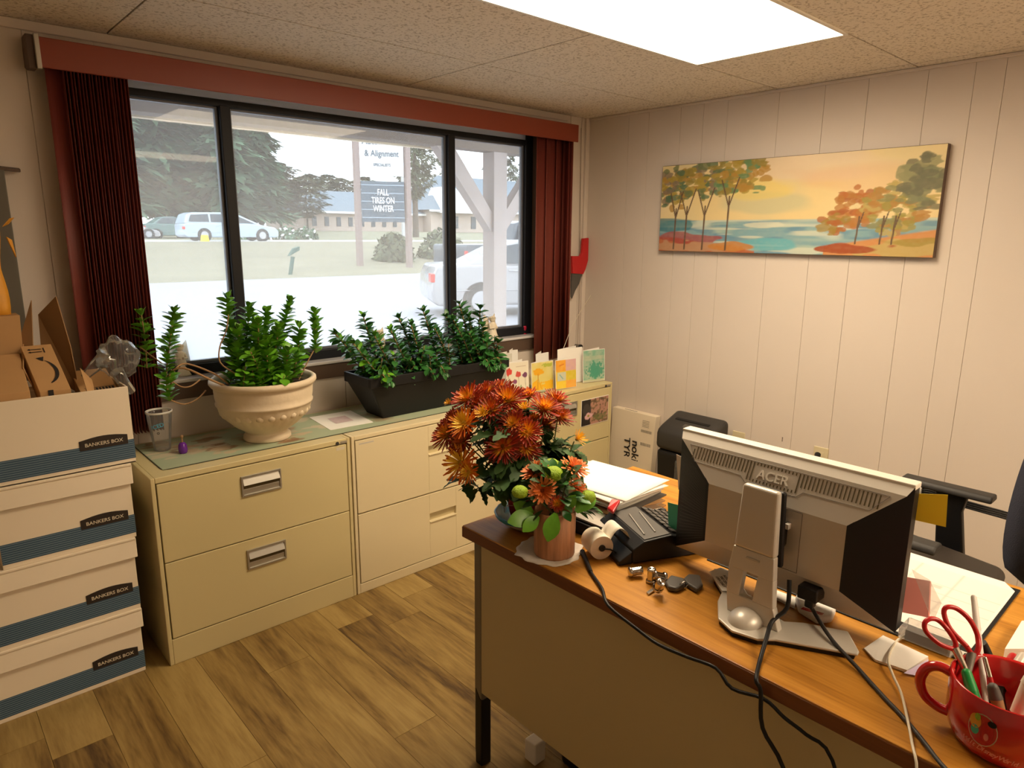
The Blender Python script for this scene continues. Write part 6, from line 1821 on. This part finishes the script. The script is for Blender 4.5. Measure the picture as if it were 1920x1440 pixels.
build(MB().tube([(-2.018, -2.698, 0.864), (-2.043, -2.702, 0.840), inmug(2.9, .03, .03)], .007, 8, .004), 'blade_shank', 'silverd', sc)
def pen(nm, top, bot, r, mn, label, cat='pen', cap=None, capm=None, r2=None):
    t = thing(nm, bot, label, cat)
    top, bot = V(top), V(bot); d = (top - bot)
    build(MB().cyl(bot, bot + d * .72, r * .8, r, 12), 'barrel', mn, t)
    build(MB().cyl(bot + d * .72, top, r * 1.08, r * .9, 12).ball(top, r * .9, 10, 6), 'cap', capm or mn, t)
pen('green_marker', (-2.073, -2.706, 0.856), inmug(3.0, .055, .03), .0085, 'green', 'green-capped marker at the left rim of the mug', 'marker')
pen('clear_pen', (-1.936, -2.672, 0.924), inmug(2.0, .02, .03), .0052, 'whitep', 'slim translucent white pen sticking up highest from the mug', cat='pen')
pen('red_pen', (-1.876, -2.732, 0.810), inmug(.9, .04, .03), .0085, 'redp', 'bright red marker leaning right in the mug', 'marker', capm='redp')
pen('grey_marker', (-1.886, -2.747, 0.822), inmug(.5, .05, .03), .0095, 'black', 'grey-capped marker at the right side of the mug', 'marker', capm='silver')
pen('white_stick', (-2.085, -2.791, 0.906), inmug(3.6, .040, .085), .011, 'whitew', 'fat white stick lying over the front rim of the mug', 'stick')
pen('wooden_pencil', (-2.014, -2.716, 0.861), inmug(1.2, .0, .03), .004, 'redp', 'thin red and silver pencil between scissors and black tool', 'pencil', capm='nickel')
pen('brass_marker', (-2.067, -2.742, 0.846), inmug(3.4, .02, .04), .009, 'stem', 'short brown capped marker at the front rim of the mug', 'marker', capm='key')
bt3 = thing('black_pliers', mc + V((.02, 0, .02)), 'black curved-handled tool standing in the mug right of the scissors', 'tool')
mb = MB(); stem([(-1.959, -2.698, 0.858), (-1.955, -2.707, 0.837), (-1.967, -2.718, 0.813), (-1.989, -2.730, 0.796), inmug(.6, .02, .03)], .0085, mb, .014)
build(mb, 'handle', 'black', bt3)
mb = MB(); stem([(-1.945, -2.750, 0.819), (-1.970, -2.744, 0.810), (-1.994, -2.739, 0.798), inmug(.3, .02, .03)], .0065, mb, .010)
build(mb, 'handle', 'black', bt3)
note('paper_note', [(-1.856, -2.719, 0.790), (-1.719, -2.712, 0.790), (-1.703, -2.750, 0.790), (-1.840, -2.763, 0.790)], 'white', 'stack of white note slips behind the mug at the right frame edge', .01, 'paper') if 0 else None
ps = thing('note_block', V((-1.730, -2.730, 0.751)), 'block of white note paper behind the mug at the right edge', 'notepad')
q0, q1, q2 = V((-1.796, -2.706, 0.751)), V((-1.653, -2.703, 0.751)), V((-1.711, -2.781, 0.751))
for k in range(5):
    o = V((0, 0, .0005 + k * .0055))
    p = [q0 + o, q2 + o, q2 + q1 - q0 + o, q1 + o]
    build(MB().hexa(p + [v_ + V((0, 0, .005)) for v_ in p]), 'slip', 'white', ps)

# ============================================================ office chair
ch = thing('office_chair', (-.86, -2.36, 0), 'dark office chair with padded black armrest behind the desk', 'chair')
def pad(x0, y0, y1, z_):
    mb = MB(); mb.prism([(x0 - .035, y0, z_), (x0 - .035, y0, z_ + .012), (x0 - .025, y0, z_ + .024), (x0 + .025, y0, z_ + .024), (x0 + .035, y0, z_ + .012), (x0 + .035, y0, z_)], (0, y1 - y0, 0)); return mb
for x_ in (-.585, -1.16):
    build(pad(x_, -2.42, -2.135, .662), 'armrest', 'blacks', ch, bevel=.009, seg=3)
    s_ = 1 if x_ > -.8 else -1
    build(MB().prism([(x_ - .016, -2.345, .66), (x_ - .016, -2.245, .66), (x_ - .016, -2.255, .60), (x_ - .016, -2.27, .44), (x_ - .016, -2.36, .44), (x_ - .016, -2.335, .60)], (.032, 0, 0)), 'arm_post', 'black', ch, bevel=.006)
    build(MB().box((min(x_, x_ - s_ * .14), -2.36, .425), (max(x_, x_ - s_ * .14), -2.27, .445)), 'arm_bracket', 'black', ch, bevel=.004)
def seat(u, v): return None
sm_ = MB().hexa([(-1.11, -2.55, .43), (-.66, -2.50, .43), (-.64, -2.08, .43), (-1.11, -2.08, .43), (-1.11, -2.57, .49), (-.68, -2.50, .485), (-.65, -2.08, .515), (-1.11, -2.08, .515)])
build(sm_, 'seat', 'vinyl', ch, bevel=.035, seg=5)
build(MB().box((-1.08, -2.48, .405), (-.70, -2.13, .432)), 'seat_pan', 'black', ch, bevel=.01)
bk = MB()
def back(u, v):
    a = (u - .5) * 2; z_ = .60 + .52 * v
    wd_ = .235 * (1 - .25 * (2 * v - 1) ** 4 - .12 * (1 - v))
    return V((-.865 + a * wd_, -2.630 + .05 * (a * a) - .05 * v + .02 * math.sin(v * 3), z_))
bk.grid(back, 12, 12)
build(bk, 'backrest', 'fabric', ch, solid=.075, bevel=.0)
ch.children[-1].modifiers.new('sub', 'SUBSURF').render_levels = 1
build(MB().tube([(-.865, -2.48, .43), (-.865, -2.66, .43), (-.865, -2.74, .50), (-.865, -2.735, .80)], .018, 10), 'back_support', 'black', ch)
build(MB().cyl((-.865, -2.36, .10), (-.865, -2.36, .43), .026, n=16), 'gas_column', 'black', ch)
for k in range(5):
    a = R(20 + 72 * k); e_ = V((-.865 + .28 * math.cos(a), -2.36 + .28 * math.sin(a), .075))
    build(MB().tube([(-.865, -2.36, .115), e_], .022, 8, .014), 'base_leg', 'black', ch)
    build(MB().cyl(e_ + V((0, -.012, -.047)), e_ + V((0, .012, -.047)), .028, n=14), 'caster', 'black', ch)
cb = thing('cable_bundle', (-.10, -2.3, .62), 'black cable bundle with white tie hanging along the wall behind the chair', 'cable')
mb = MB()
for k in range(4):
    stem([V(q_) - V((0, 0, k * .008)) for q_ in [(-0.350, -2.064, 0.530), (-0.350, -2.104, 0.564), (-0.350, -2.165, 0.579), (-0.340, -2.238, 0.563), (-0.330, -2.333, 0.555), (-0.330, -2.418, 0.552), (-0.330, -2.531, 0.541)]], .0045, mb)
build(mb, 'leads', 'black', cb)
build(MB().cyl((-0.350, -2.128, 0.567), (-0.350, -2.136, 0.567), .022, n=14), 'white_tie', 'whitep', cb)

# ---- under the desk
b = thing('white_power_strip', (-2.03, -1.66, 0), 'white plastic adapter standing on the floor in the shadow under the desk', 'adapter')
build(MB().box((-2.050, -1.700, .0), (-2.005, -1.655, .070)), 'case', 'whitep', b, bevel=.004)
b = thing('black_bin', (-1.86, -1.86, 0), 'black bin in the shadow under the desk', 'bin')
build(MB().hexa([(-1.98, -2.0, .0), (-1.76, -2.0, .0), (-1.76, -1.74, .0), (-1.98, -1.74, .0), (-2.0, -2.02, .26), (-1.74, -2.02, .26), (-1.74, -1.72, .26), (-2.0, -1.72, .26)]), 'tub', 'black', b, bevel=.01)
